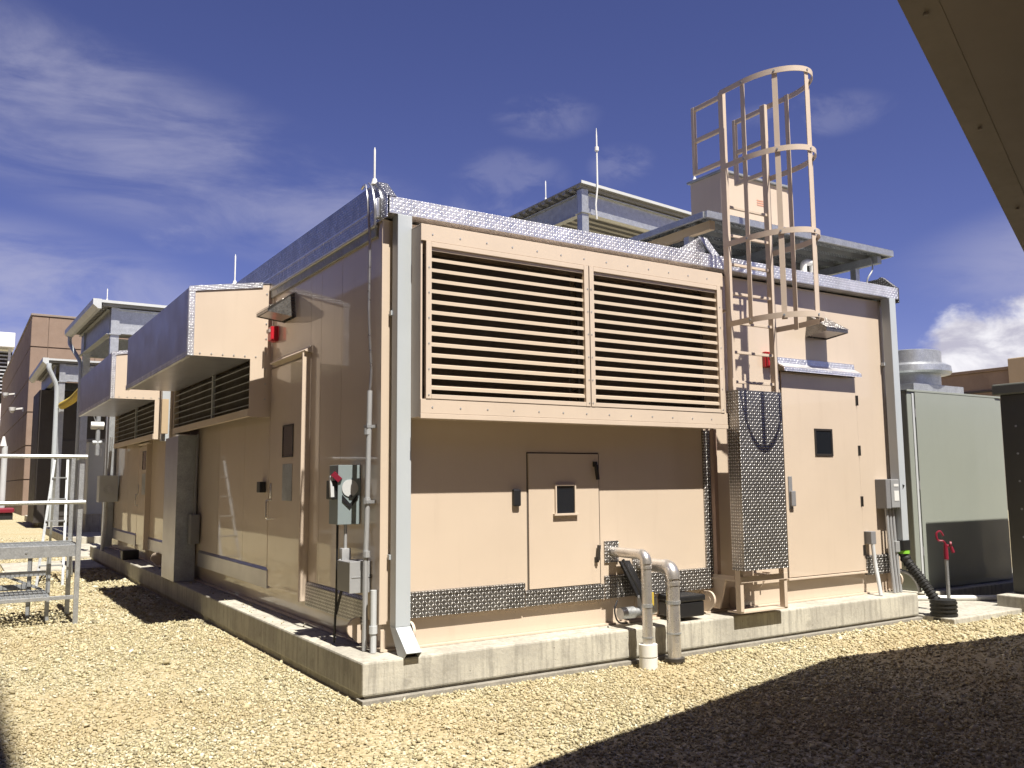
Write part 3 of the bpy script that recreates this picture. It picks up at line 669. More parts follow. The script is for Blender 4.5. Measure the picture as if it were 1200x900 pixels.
# ---- cables and conduit at the near corner
cn = MB(); cn.tube(bent([(.20, .44, .255), (.20, .44, 1.02), (.205, .435, 1.2), (.215, .42, 2.36)], .2), .022, 12)
for z in (1.02, 1.45, 2.02): cn.tube([(.205, .432, z-.025), (.205, .432, z+.025)], .03, 12)
CT = thing('conduit', 'grey steel conduit running up the shaded side beside the near corner', 'conduit', (.2, .44, .25))
cn.build('pipe', COND, CT)
MB().box(.185, XL, .40, .47, 1.43, 1.455).box(.185, XL, .40, .47, 2.05, 2.075).build('pipe_clamp', GALV, CT)
cb = bent([(.215, .42, 2.36), (.225, .415, 2.5), (.19, .40, 3.0), (.20, .41, 3.65), (.185, .42, 3.9), (.185, .44, 4.05), (.20, .52, 4.165), (.21, .62, 4.15)], .12)
solo(MB().tube(cb, .012, 8), 'lightning_cable', ALU, 'braided silver lightning cable climbing the corner over the roof edge', 'cable', (.2, .42, 2.36))
solo(MB().tube(bent([(.196, .30, 3.74), (.19, .29, 3.92), (.195, .36, 4.08), (.2, .45, 4.145)], .08), .012, 8).box(.20, .231, .265, .325, 3.80, 3.97, .006), 'bonding_strap', ALU, 'short silver bonding strap clipped over the roof corner', 'strap', (.19, .3, 3.74))
DS = thing('disconnect_switch', 'blue grey disconnect switch box with red handle on the shaded side', 'switch box', (XL, .95, 1.25))
MB().box(.08, XL-.001, .78, .98, 1.255, 1.745, .006).build('enclosure_box', BOXG, DS)
MB().box(.069, .0795, .775, .985, 1.25, 1.75, .003).box(.065, XL-.002, .77, .7795, 1.25, 1.75, .003).build('cover', BOXG, DS)
MB().disc((.17, .766, 1.555), (0, 1, 0), .072, .008, 24).build('round_plate', LGRY, DS)
MB().poly([(.10, .765, 1.50), (.17, .765, 1.425), (.245, .765, 1.51), (.245, .765, 1.47), (.17, .765, 1.385), (.10, .765, 1.45)], (0, -.006, 0)).disc((.175, .764, 1.485), (0, 1, 0), .016, .012, 8).build('pointer_mark', BLK, DS)
MB().box(.02, .068, .80, .93, 1.46, 1.62, .008).build('lever_base', BLK, DS)
MB().bar((.03, .80, 1.68), (.085, .77, 1.62), .05, .045).build('lever_grip', REDP, DS)
MB().bar((.02, .82, 1.66), (.028, .81, 1.48), .03, .03).build('lever', LGRY, DS)
cd2 = MB(); cd2.tube([(.16, .83, 1.253), (.16, .83, 1.03)], .014, 10).box(.12, .20, .80, .87, .93, 1.05, .006).tube([(.12, .84, .95), (.10, .80, .93)], .014, 8)
cd2.build('conduit_fitting', COND, DS)
MB().tube(bent([(.115, .90, 1.253), (.115, .90, .7), (.11, .93, .262)], .1), .011, 8).tube(bent([(.14, .87, 1.0), (.16, .84, .8), (.12, .92, .50)], .1), .012, 8).build('cable', BLK, DS)
DS.location.y -= .05
JB = thing('junction_box', 'small grey hinged junction box low on the near corner', 'junction box', (XL, .6, .70))
MB().box(.09, XL-.001, .50, .78, .71, .955, .005).build('box_body', BOXD, JB)
MB().box(.084, XL-.002, .488, .4995, .705, .96, .004).box(.10, .26, .484, .4875, .83, .836).build('lid', COND, JB)
MB().box(.255, .275, .474, .4875, .82, .85, .003).build('lid_latch', BRZ, JB)
solo(MB().tube([(.225, .33, .252), (.225, .33, .74)], .026, 12).tube([(.225, .33, .40), (.225, .33, .46)], .034, 12), 'stub_conduit', LGRY, 'short pale conduit stub standing on the pad under the junction box', 'conduit', (.225, .33, .25))
MB().box(.27, .30, .285, .2985, .255, .43, .003).build('corner_angle', TAN2, EN)

# ---- right end: switch, small box, hose
RS = thing('disconnect_switch', 'grey safety switch with white label at the right end of the front wall', 'switch box', (6.85, .28, 1.2))
MB().box(6.72, 6.98, .15, YF-.001, 1.24, 1.59, .008).build('enclosure_box', BOXD, RS)
MB().box(6.80, 6.96, .137, .1495, 1.25, 1.585, .006).build('cover', COND, RS)
MB().box(6.85, 6.94, .133, .1365, 1.33, 1.45, .001).box(6.85, 6.94, .133, .1365, 1.50, 1.53, .001).build('label_plate', WHITE, RS)
MB().bar((6.99, .16, 1.42), (7.03, .13, 1.52), .02, .03).build('lever', BLK, RS)
for x in (6.80, 6.86, 6.92): cc = MB(); cc.tube(bent([(x, .22, 1.239), (x, .21, .9), (x+.01, .2, .6), (x, .17, .252)], .15), .02, 10); cc.build('conduit', COND, RS)
MB().box(6.88, 6.96, .17, .25, .72, .85, .006).build('conduit_body', COND, RS)
SB = thing('outlet_box', 'small weatherproof outlet box on bent conduit beside the right hand door', 'outlet', (6.50, .2, .25))
MB().box(6.46, 6.55, .20, YF-.001, .83, .98, .008).build('box_body', BOXD, SB)
MB().tube(bent([(6.505, .22, .829), (6.505, .2, .6), (6.47, .14, .4), (6.44, .10, .252)], .15), .022, 10).build('conduit', LGRY, SB)
solo(MB().tube(bent([(7.0, .22, .50), (7.06, .12, .46), (7.08, .05, .36), (7.075, .02, .252)], .08), .022, 10), 'bent_conduit', COND, 'short bent grey conduit at the right end of the pad', 'conduit', (7.07, .05, .25))
HS = thing('drain_hose', 'black corrugated drain hose running from the right downspout to a floor boot', 'hose', (7.1, -.1, GZ))
hs = bent([(7.025, .19, .86), (7.03, .18, .66), (7.10, -.02, .36), (7.15, -.17, .10), (7.155, -.2, -.05)], .14, 10)
rr = [.062]*len(hs); H0 = MB(); pts = []
for a, b_ in zip(hs, hs[1:]):
    n = max(1, int((b_-a).length/.009))
    for i in range(n): pts.append(a+(b_-a)*i/n)
H0.tube(pts, [.058+.006*(1 if (i//2) % 2 else -1) for i in range(len(pts))], 16); H0.build('corrugated_hose', RUB, HS)
MB().box(6.955, 7.095, .12, .26, .74, .86, .01).build('hose_collar', RUB, HS)
MB().tube([(7.03, .18, .70), (7.03, .18, .735)], .071, 16).build('band', LIME, HS)
bt = MB()
for i, z in enumerate(np.arange(GZ-.02, .17, .045)): bt.tube([(7.16, -.21, z), (7.16, -.21, z+.022)], .15, 18); bt.tube([(7.16, -.21, z+.022), (7.16, -.21, z+.045)], .14, 18)
solo(bt, 'drain_boot', RUB, 'black ribbed plastic drain boot in the gravel at the right end of the pad', 'drain', (7.16, -.21, GZ))
YH = thing('yard_hydrant', 'yard hydrant with red head on a grey pipe at the right', 'hydrant', (7.52, -.06, GZ))
MB().tube([(7.52, -.06, GZ-.05), (7.52, -.06, .66)], .02, 12).build('riser_pipe', GALV, YH)
MB().tube([(7.52, -.06, .62), (7.52, -.06, .80)], [.028, .024], 12).tube(bent([(7.52, -.06, .78), (7.56, -.1, .78), (7.575, -.12, .70)], .03), .02, 10).tube(bent([(7.52, -.06, .80), (7.50, -.05, .84), (7.44, -.01, .84), (7.43, 0, .93), (7.47, -.03, .965), (7.50, -.05, .90)], .03), .013, 8).disc((7.56, -.1, .80), (.5, -.6, 0), .034, .02, 12).build('head', REDP, YH)

# ---- jacketed pipes coming out of the front wall
def jacket(px, py, z, r, zend, label, sleeve):
    T = thing('jacketed_pipe', label, 'pipe', (px, py, GZ), 'silver jacketed pipes')
    p = bent([(px+.03, YF+.0, z), (px, py, z), (px, py, zend)], r*1.7, 7)
    MB().tube(p, r, 18).build('pipe', PIPE, T)
    el = p[1:9]; MB().tube(el, r*1.14, 18).tube([(px, py, z-r*2.6), (px, py, z-r*2.1)], r*1.1, 16).build('elbow', PIPE, T)
    MB().box(px-.075, px+.09, YF-.016, YF-.001, z-.10, z+.10, .002).build('flange_plate', DIA, T)
    MB().tube([(px, py, .47), (px, py, .50)], r*1.1, 16).tube([(px, py, .20), (px, py, .215)], r*1.08, 16).build('band', GALV, T)
    if sleeve:
        MB().tube([(px, py, GZ-.05), (px, py, .035), ], .082, 24).tube([(px, py, .036), (px, py, .047)], .076, 24).tube([(px, py, .048), (px, py, .15)], .083, 24).build('sleeve', PVC, T)
    else: MB().disc((px, py, GZ+.035), (0, 0, 1), r*1.5, .03, 18).build('boot', BRZ, T)
jacket(2.63, -.21, .93, .046, .0, 'thinner silver jacketed pipe dropping into a white plastic sleeve', True)
jacket(2.97, -.18, .80, .062, GZ, 'thicker silver jacketed pipe dropping straight into the gravel', False)
VA = thing('drain_valve', 'grey actuator valve with yellow tag behind the silver pipes', 'valve', (2.85, .1, .3))
MB().tube([(2.62, .16, .37), (2.78, .16, .37)], .055, 16).tube([(2.78, .16, .37), (3.02, .16, .37)], .04, 16).build('valve_body', GALV, VA)
MB().box(2.84, 2.98, .04, .18, .36, .52, .02).build('actuator', COND, VA)
MB().box(2.86, 2.90, .0, .03, .44, .56, .004).build('tag', YEL, VA)
MB().tube(bent([(2.70, .2, .86), (2.80, .1, .60), (2.86, .1, .44), (2.84, .04, .1), (2.87, .02, GZ)], .2), .014, 8).tube(bent([(2.56, .12, .50), (2.50, .1, .42), (2.54, .1, .30), (2.66, .1, .29)], .1), .008, 8).build('cable', BLK, VA)
solo(MB().poly([(2.70, .27, .84), (2.82, .27, .84), (2.97, .20, .50), (2.85, .20, .50)], (0, -.03, 0)), 'hose_bundle', BLK, 'black braided hose bundle slanting down behind the silver pipes', 'hose', (2.8, .25, .5))
BB = thing('black_box', 'black ribbed plastic box fixed to the skid right of the silver pipes', 'box', (3.35, .2, .3))
b = MB(); b.box(3.24, 3.58, .04, .33, .285, .43, .015).build('tray', BLK, BB); MB().box(3.23, 3.59, .03, .325, .431, .49, .015).build('lid', BLK, BB)

# ---- side of the enclosure: cable chute and parts near the far end
CH = thing('cable_chute', 'tall metal cable chute standing on the pad between the two side hoods', 'cable chute', (.12, 7.0, .25))
MB().box(-.02, .24, 6.62, 7.5, .252, 2.28, .004).build('chute_body', ALUP, CH)
MB().box(-.026, .25, 6.607, 6.619, .252, 2.29, .003).build('near_cover', GALVD, CH)
solo(MB().box(.13, .25, 6.38, 6.55, .78, 1.18, .006).tube(bent([(.2, 6.47, 1.18), (.2, 6.47, 1.5), (.22, 6.5, 2.3)], .1), .018, 8), 'pull_box', BOXD, 'small grey pull box on the shaded wall right of the cable chute', 'junction box', (.2, 6.47, .78))
dp = MB(); dp.box(.10, .22, 8.5, 8.62, 2.29, 3.74, .004)
solo(dp, 'wall_duct', DOWN, 'narrow pale vertical duct on the wall between the side hoods', 'duct', (.16, 8.5, 2.29))
solo(MB().box(.06, .16, 8.30, 8.38, 2.40, 2.95, .004), 'wall_duct', BRN2, 'short cream duct section beside the pale duct between the side hoods', 'duct', (.1, 8.3, 2.4))
FS = thing('downspout', 'grey downspout at the far end of the shaded side behind the second hood', 'downspout', (.0, 14.8, .25), 'square downspouts at the enclosure corners')
MB().box(.10, .25, 14.2, 14.5, .30, 3.74, .006).build('pipe', GALVD, FS)
FD = thing('disconnect_switch', 'far grey switch box with conduit at the far end of the shaded side', 'switch box', (.0, 13.6, 1.4))
MB().box(-.12, .24, 13.6, 13.95, 1.25, 1.8, .008).build('enclosure_box', LGRY, FD); MB().disc((.05, 13.59, 1.5), (0, 1, 0), .09, .012, 16).build('round_plate', GALV, FD)
MB().tube(bent([(.04, 13.75, 1.25), (.04, 13.75, .8), (.0, 13.7, .252)], .1), .035, 10).build('conduit', GALV, FD)
MB().tube([(.08, 13.8, 1.8), (.1, 13.8, 2.6)], .03, 10).build('conduit', GALV, FD)
solo(MB().box(-.02, .26, 11.0, 11.25, .25, .42, .02), 'rubber_block', BLK, 'small black rubber block on the pad near the far end of the shaded side', 'block', (.1, 11.1, .25))

# ---- lightning rods
def rod(x, y, z, h, label, r=.009):
    m = MB(); m.tube([(x, y, z+.05), (x, y, z+h*.92), (x, y, z+h)], [r, r, r*.3], 8).tube([(x, y, z), (x, y, z+.05)], [.03, .018], 10)
    solo(m, 'lightning_rod', WHITE, label, 'lightning rod', (x, y, z), 'lightning rods on the roofs')
rod(.24, .42, 4.135, .33, 'thin white lightning rod on the near roof corner above the downspout')
rod(.24, 4.85, 4.135, .40, 'thin white lightning rod on the roof edge above the near side hood')
PLANK = paint('plank_steel', (.30, .31, .31), .5, .2, metal=.6, scale=6, dirt=.2)
# ================================================================ on and behind the roof
RP = thing('roof_platform', 'galvanised grating platform raised above the right half of the roof', 'platform', (5.7, 1.3, 3.96))
px0, px1, py0, py1, pz = 4.07, 7.38, .33, 2.5, 4.50
for y in (py0, py1): MB().box(px0, px1, y-.02, y+.02, pz-.07, pz, .003).build('edge_channel', GALV, RP)
for x in (px0, px1): MB().box(x-.02, x+.02, py0+.021, py1-.021, pz-.07, pz, .003).build('edge_channel', GALV, RP)
for x in (px0+.15, 5.7, px1-.2): MB().box(x-.04, x+.04, py0+.05, py1-.05, pz-.17, pz-.071, .003).build('cross_beam', BRN2 if x < 5 else GALVD, RP)
pl0 = None
for i in range(9):
    y = py0+.03+i*.24
    if pl0 is None:
        pl0 = MB().box(px0+.021, px1-.021, y, y+.222, pz-.022, pz-.016).box(px0+.021, px1-.021, y, y+.005, pz-.07, pz-.0221).box(px0+.021, px1-.021, y+.217, y+.222, pz-.07, pz-.0221).build('plank', PLANK, RP)
    else: share(pl0, (0, i*.24, 0), RP)
tb = MB()
for i in range(9):
    y = py0+.03+i*.24
    for r_ in (.06, .11, .16):
        for k in range(62): x = px0+.05+k*.052+(.026 if r_ == .11 else 0); tb.poly([(x, y+r_, pz-.0221), (x+.03, y+r_, pz-.0221), (x+.024, y+r_, pz-.034), (x+.006, y+r_, pz-.034)], (0, .004, 0))
tb.build('grip_teeth', GALV, RP, kind='stuff')
tb = MB()
for k in range(128): x = px0+.02+k*.0258; tb.poly([(x, py0-.012, pz+.001), (x+.016, py0-.012, pz+.001), (x+.013, py0-.012, pz+.013), (x+.003, py0-.012, pz+.013)], (0, .02, 0))
tb.build('serrated_edge', GALV, RP, kind='stuff')
for x in (px0+.15, px1-.2):
    for y in (.75, 2.2): MB().box(x-.04, x+.04, y-.04, y+.04, 3.955, pz-.171).build('leg', GALV, RP)
AC = thing('rooftop_unit', 'boxy tan rooftop cabinet standing on the grating platform behind the cage', 'rooftop unit', (5.9, 1.5, pz))
MB().box(5.30, 6.56, 1.26, 1.80, pz+.002, 5.46, .006).build('cabinet', TAN2, AC)
MB().box(5.27, 6.60, 1.22, 1.84, 5.461, 5.49, .004).build('lid', GALVD, AC)
MB().box(5.35, 6.52, 1.248, 1.2585, pz+.05, 5.40, .003).build('front_door', TAN2, AC)
LBR = paint('faded_red_print', (.70, .34, .24), .6, .1)
for k in range(3): MB().box(5.93, 6.13-.03*(k % 2), 1.2445, 1.2478, 5.13+k*.03, 5.145+k*.03).build('warning_label', LBR, AC)
MB().box(5.45, 5.85, 1.2425, 1.2478, 4.80, 4.90).build('data_plate', LGRY, AC)
MB().disc((6.20, 1.245, 4.86), (0, 1, 0), .045, .012, 16).build('cable_port', BLK, AC)
MB().tube([(5.37, 1.24, 5.1), (5.37, 1.24, 5.25)], .012, 8).build('door_hinge', GALVD, AC)
rod(5.33, 1.75, 5.49, .34, 'thin white lightning rod on the tan rooftop cabinet')
GN = bent([(5.85, .50, 3.965), (5.85, .50, 4.20), (5.97, .46, 4.20), (5.97, .46, 4.08)], .06)
solo(MB().tube(GN, .04, 14), 'vent_pipe', WHITE, 'short white gooseneck vent pipe at the roof edge right of the cage', 'vent', (5.85, .5, 3.965))
b = MB(); b.poly([(3.60, .42, 3.97), (3.93, .30, 4.18), (4.02, .30, 4.05), (3.98, .34, 3.97)], (0, .01, 0)).poly([(3.90, .27, 4.17), (4.02, .27, 4.17), (4.14, .22, 3.99), (4.02, .22, 3.99)], (.0, .015, .012))
solo(b, 'edge_plate', DIAB, 'crumpled bright tread plate bracket at the roof edge left of the cage', 'bracket', (3.9, .3, 3.97))
b = MB(); b.tube(bent([(7.05, .5, 3.98), (7.0, .45, 4.12), (7.1, .42, 4.25), (7.12, .46, 4.40)], .08), .01, 8)
solo(b, 'roof_cable', COND, 'thin cable looping from the roof edge up to the grating platform', 'cable', (7.05, .5, 3.97))

def canopy(x0, y0, z, x1, y1, sx, sy, label, posts, beams=True, gutter=True, ribs=True, drop=.5, over=.25):
    """steel shed canopy: sloping ribbed deck, edge angles, I-beams and posts"""
    T = thing('steel_canopy', label, 'canopy', (x0, y0, GZ), 'galvanised steel canopies')
    Z = lambda x, y: z+(x-x0)*sx+(y-y0)*sy
    def sheet(xa, xb, ya, yb, o0, o1): return MB().poly([(xa, ya, Z(xa, ya)+o0), (xb, ya, Z(xb, ya)+o0), (xb, yb, Z(xb, yb)+o0), (xa, yb, Z(xa, yb)+o0)], (0, 0, o1-o0))
    sheet(x0, x1, y0, y1, -.05, -.02).build('deck', DECK, T)
    sheet(x0-.02, x1, y0-.03, y0-.001, -.055, .015).build('front_edge', LGRY, T)
    if ribs:
        r = MB(); n = int((y1-y0)/.3)
        for i in range(n):
            y = y0+.1+i*.3
            r.poly([(x0+.02, y, Z(x0, y)-.051), (x1-.02, y, Z(x1, y)-.051), (x1-.02, y, Z(x1, y)-.12), (x0+.02, y, Z(x0, y)-.12)], (0, .13, 0))
        r.build('deck_ribs', DECK, T, kind='stuff')
    if gutter: MB().poly([(x0-.02, y0-.03, Z(x0, y0)+.03), (x0-.22, y0-.03, Z(x0, y0)+.03), (x0-.22, y0-.03, Z(x0, y0)-.12), (x0-.10, y0-.03, Z(x0, y0)-.22), (x0-.02, y0-.03, Z(x0, y0)-.22)], (0, y1-y0, (y1-y0)*sy)).build('gutter', LGRY, T)
    xa, xb, ya, yb = x0+over, x1-over, y0+over, y1-over
    for (p, q) in (((xa, ya), (xb, ya)), ((xa, yb), (xb, yb)), ((xa, ya), (xa, yb)), ((xb, ya), (xb, yb))):
        P = lambda t, o: (p[0]+(q[0]-p[0])*t, p[1]+(q[1]-p[1])*t, Z(p[0]+(q[0]-p[0])*t, p[1]+(q[1]-p[1])*t)+o)
        w = .11
        m_ = MB(); m_.bar(P(.02, -.18-drop/2), P(.98, -.18-drop/2), .02, drop); m_.bar(P(.02, -.17), P(.98, -.17), w*1.6, .02); m_.bar(P(.02, -.19-drop), P(.98, -.19-drop), w*1.6, .02)
        m_.build('beam', GALVD if p[0] == q[0] else GALV, T)
    for x, y in posts:
        c_ = MB(); zt_ = Z(x, y)-.13
        c_.box(x-.10, x+.10, y-.10, y-.088, GZ, zt_).box(x-.10, x+.10, y+.088, y+.10, GZ, zt_).box(x-.012, x+.012, y-.087, y+.087, GZ, zt_)
        c_.box(x-.095, x-.08, y-.087, y+.087, GZ, zt_)
        c_.build('post', GALV, T)
        MB().box(x-.14, x+.14, y-.14, y+.14, zt_-drop-.10, zt_-drop-.07).build('splice_plate', GALV, T)
    return T
canopy(9.75, 10, 8.8, 16, 20, -.062, .0, 'tall grey steel canopy with ribbed underside rising behind the enclosure roof', [(9.93, 10.2), (15.8, 10.2), (9.93, 19.8), (15.8, 19.8)], gutter=False)
rod(9.36+.45, 11.6, 8.8, .5, 'small white lightning rod on the left edge of the tall canopy', .014)
b = MB(); b.tube([(10.16, 9.95, 7.9), (10.12, 9.93, 8.25), (10.19, 9.94, 8.7), (10.19, 9.94, 10.0), (10.19, 9.94, 10.2)], [.022, .022, .022, .018, .006], 8).tube([(10.19, 9.94, 9.62), (10.19, 9.94, 9.72)], .05, 8)
solo(b, 'lightning_rod', WHITE, 'tallest white lightning rod bent at its foot beside the tall canopy post', 'lightning rod', (10.19, 9.94, 8.8), 'lightning rods on the roofs')
C1 = canopy(.33, 18, 6.33, 7, 24.9, .0, .03, 'pale steel canopy with sloping gutter behind the far side hood', [(.68, 18.3), (.62, 23.5), (6.6, 18.3), (6.6, 23.5)], drop=.62)
MB().tube(bent([(.24, 24.6, 6.35), (.24, 24.6, 6.1), (.50, 23.7, 5.4), (.50, 23.65, 4.8), (.50, 23.65, GZ)], .25), .06, 10).build('downpipe', DOWN, C1)
rod(.45, 18.1, 6.35, .32, 'faint white lightning rod on the corner of the far left canopy', .012)
C2 = canopy(.11, 30, 6.28, 7, 37, .0, .0, 'farther steel canopy in front of the brown panel building', [(.58, 30.3), (.58, 36.6), (6.6, 30.3), (6.6, 36.6)], drop=.6)
MB().tube(bent([(.10, 29.96, 6.1), (.10, 29.95, 5.9), (.40, 30.1, 5.3), (.42, 30.12, 4.8), (.42, 30.12, GZ)], .25), .085, 10).build('downpipe', DOWN, C2)
YC = [Vector((.60, 30.0, 4.55)), Vector((.80, 28.6, 4.65)), Vector((.95, 26.0, 4.95)), Vector((1.1, 24.0, 5.35))]
solo(MB().tube(bent(YC, .8), .14, 12), 'yellow_duct', YEL, 'slung yellow fabric hose curving between the two left canopies', 'hose', (.6, 30, 4.5))
DC = thing('dark_container', 'dark equipment container in the shade under the farther canopy', 'container', (3, 33, GZ))
MB().box(.05, 6.0, 33.0, 36.2, GZ+.2, 5.4, .02).build('container_body', paint('dark_brown_sheet', (.045, .038, .035), .6, .15), DC)
for x in (1.2, 2.6): MB().box(x-.5, x+.5, 32.97, 32.999, .4, 3.4, .01).build('door', paint('dark_grey_door', (.055, .05, .048), .5, .1), DC)
GC = thing('grey_cabinet', 'pale grey electrical cabinet on a plinth under the nearer left canopy', 'cabinet', (1.4, 24, .16))
MB().box(.86, 2.2, 24.0, 25.2, .16, .70).build('plinth', CONC, GC); MB().box(.87, 2.19, 23.99, 25.15, .701, 2.95, .02).build('cabinet', LGRY, GC)
MB().box(.84, 2.22, 23.95, 25.2, 2.951, 3.05, .01).build('lid', BOXD, GC)
for x in (1.1, 1.22): MB().box(x-.02, x+.02, 23.98, 23.989, 2.5, 2.75).build('vent_slot', WHITE, GC)
MT = thing('gas_meter', 'cluttered grey meter and valves beyond the far end of the shaded side', 'meter', (.1, 16.4, 2.6))
b = MB(); b.tube([(.0, 16.4, 3.0), (.28, 16.4, 3.0)], .09, 12); b.build('meter_body', WHITE, MT)
MB().tube([(.16, 16.4, 2.3), (.16, 16.4, 3.6)], .05, 10).tube([(.05, 16.4, 2.6), (.25, 16.4, 2.6)], .05, 10).tube([(.02, 16.35, 3.3), (.1, 16.4, 3.1)], .012, 6).build('riser', GALVD, MT)

# ---- brown panelled building, far left
BRNJ = paint('dark_brown_joint', (.12, .08, .06), .8, .1)
BB_ = thing('brown_building', 'brown precast panelled building standing at the far left', 'building', (4, 55, GZ))
bx0, by0, btop = .65, 50.0, 11.3
MB().box(bx0+.05, 14, by0+.05, 86, GZ-.2, btop-.02).build('wall', BRNJ, BB_)
zs = [GZ-.1, 1.95, 3.85, 5.75, 7.64, 9.5, btop]
xsb = [bx0, 1.52, 4.0, 6.6, 9.2, 11.6, 14.0]; ysb = [by0, 53.2, 57.5, 62, 67, 73, 80, 86]
for a, b_ in zip(zs, zs[1:]):
    for p, q in zip(xsb, xsb[1:]): MB().box(p+.015, q-.015, by0, by0+.06, a+.035, b_-.035).build('panel', BRN, BB_)
    for p, q in zip(ysb, ysb[1:]): MB().box(bx0, bx0+.06, p+(.07 if p == by0 else .03), q-.02, a+.035, b_-.035).build('panel', BRN, BB_)
MB().box(bx0-.05, 14.05, by0-.05, 86, btop, btop+.12, .01).build('coping', paint('grey_brown_coping', (.26, .21, .18), .6, .1), BB_)
def camera_(x, y, z, label):
    T = thing('security_camera', label, 'security camera', (x, y, z), 'white security cameras')
    MB().box(x-.05, x, y-.15, y+.15, z, z+.25, .02).build('bracket', WHITE, T); MB().bar((x-.05, y, z+.2), (x-.6, y-.2, z+.1), .12, .1).build('arm', WHITE, T)
    MB().tube([(x-.6, y-.2, z+.02), (x-.6, y-.2, z+.22)], [.16, .2], 12).tube([(x-.6, y-.2, z-.12), (x-.6, y-.2, z+.019)], [.08, .16], 12).build('dome', WHITE, T)
camera_(bx0-.001, 63, 7.75, 'upper white security camera on the brown panelled building'); camera_(bx0-.001, 53.2, 6.0, 'lower white security camera on the brown panelled building')
WT = thing('stair_tower', 'white louvred stair tower at the left edge behind the brown building', 'tower', (-1, 96, GZ))
for x in (-5.6, -2.2, 1.5): MB().box(x-.12, x+.12, 95.8, 96.04, GZ, 15.6).build('post', WHITE, WT)
MB().box(-6, 1.9, 95, 100, 15.6, 17.1, .05).build('roof', WHITE, WT); MB().box(-6, 1.8, 97, 97.2, 9.5, 15.4).build('backing', DARK, WT)
first = None
for k in range(12):
    z = 11.0+k*.38
    if first is None: first = MB().box(-5.8, 1.7, 96.1, 96.5, z, z+.12).build('louvre_slat', LGRY, WT)
    else: share(first, (0, 0, k*.38), WT)
MB().poly([(-5.6, 95.6, 3.6), (1.7, 95.6, 10.6), (1.7, 95.6, 8.2), (-5.6, 95.6, 1.2)], (0, .2, 0)).build('stair_side', WHITE, WT)
MB().poly([(-5.6, 95.5, -2), (1.7, 95.5, 5.8), (1.7, 95.5, 4.4), (-5.6, 95.5, -3.4)], (0, .2, 0)).build('stair_side', WHITE, WT)
for k in range(7): MB().box(-5.6, 1.6, 97.2, 97.4, 1.2+k*1.0, 1.7+k*1.0).build('rail', LGRY, WT)
UP = thing('steel_bollard', 'grey steel pipe post standing at the far left behind the stair platform', 'post', (-.55, 45, GZ))
MB().tube([(-.55, 45, GZ), (-.55, 45, 3.6)], .14, 14).build('post', LGRY, UP); MB().tube([(-.62, 45, 3.61), (-.62, 45, 4.1)], [.16, .05], 10).build('cap', WHITE, UP)
RM = thing('red_pump', 'low red machine on the gravel at the far left', 'machine', (-.6, 44, GZ))
MB().box(-1.6, -.05, 43.6, 44.6, .28, .52, .06).build('body', REDP, RM); MB().box(-1.5, -.1, 43.7, 44.5, GZ, .27, .03).build('base', BLK, RM)

# ---- galvanised stair platform, left foreground
SP = thing('stair_platform', 'galvanised grating platform with pipe handrail at the left edge', 'platform', (-2.3, 6.1, GZ))
sx0, sx1, sy0, sy1 = -3.3, -1.33, 5.6, 6.45
MB().box(sx0, sx1-.045, sy0-.012, sy0+.012, .745, .885, .003).build('deck_edge', GALV, SP); MB().box(sx0, sx1, sy1-.012, sy1+.012, .745, .885, .003).build('deck_edge', GALV, SP)
MB().box(sx1-.024, sx1, sy0+.013, sy1-.013, .745, .885, .003).build('deck_edge', GALV, SP)
def grate(x0, x1, y0, y1, z, name):
    g_ = MB()
    for i in range(int((x1-x0)/.05)): x = x0+.02+i*.05; g_.box(x-.004, x+.004, y0, y1, z-.035, z)
    for i in range(int((y1-y0)/.1)): y = y0+.05+i*.1; g_.box(x0, x1, y-.004, y+.004, z-.02, z+.004)
    g_.build(name, GALVD, SP, kind='stuff')
grate(sx0, sx1-.025, sy0+.013, sy1-.013, .893, 'grating')
for x, y, z1 in ((sx1-.02, sy0-.03, 1.95), (sx1-.02, sy1+.03, 1.95), (-3.2, sy0-.03, 1.95)): MB().box(x-.028, x+.028, y-.017, y+.017, GZ, z1, .004).build('post', GALV, SP)
for x, y in ((-1.62, 6.05), (-1.80, 6.42), (-3.2, 6.4)): MB().box(x-.025, x+.025, y-.035, y-.005, GZ, .744, .004).build('leg', GALVD, SP)
for z in (1.395, 1.945): MB().tube([(sx0, sy0-.068, z), (sx1+.03, sy0-.068, z)], .024, 12).disc((sx1+.032, sy0-.068, z), (1, 0, 0), .0245, .004, 12).build('handrail', GALV, SP)
for z in (1.395, 1.945): MB().tube([(sx1+.02, sy0+.0, z), (sx1+.02, sy1+.1, z)], .02, 10).build('side_rail', GALV, SP)
MB().box(sx0, sx1-.05, sy0-.02, sy0+.02, .24, .285, .003).build('lower_beam', GALV, SP); MB().box(sx0, -1.65, 6.0, 6.04, .50, .56, .003).build('lower_beam', GALVD, SP)
MB().box(sx0, -1.82, 6.40, 6.44, .30, .37, .003).build('lower_beam', GALVD, SP)
MB().box(-1.66, -1.63, sy0+.03, 6.4, .25, .29).build('lower_beam', GALVD, SP)
MB().bar((-2.6, 6.4, .74), (-1.66, 6.3, .30), .03, .03).build('brace', GALVD, SP)
for x in (-1.9, -2.35): MB().disc((x, sy0-.016, .815), (0, 1, 0), .013, .012, 8).build('bolt', GALV, SP)
grate(sx0, -1.64, 5.63, 6.38, .30, 'step_grating')
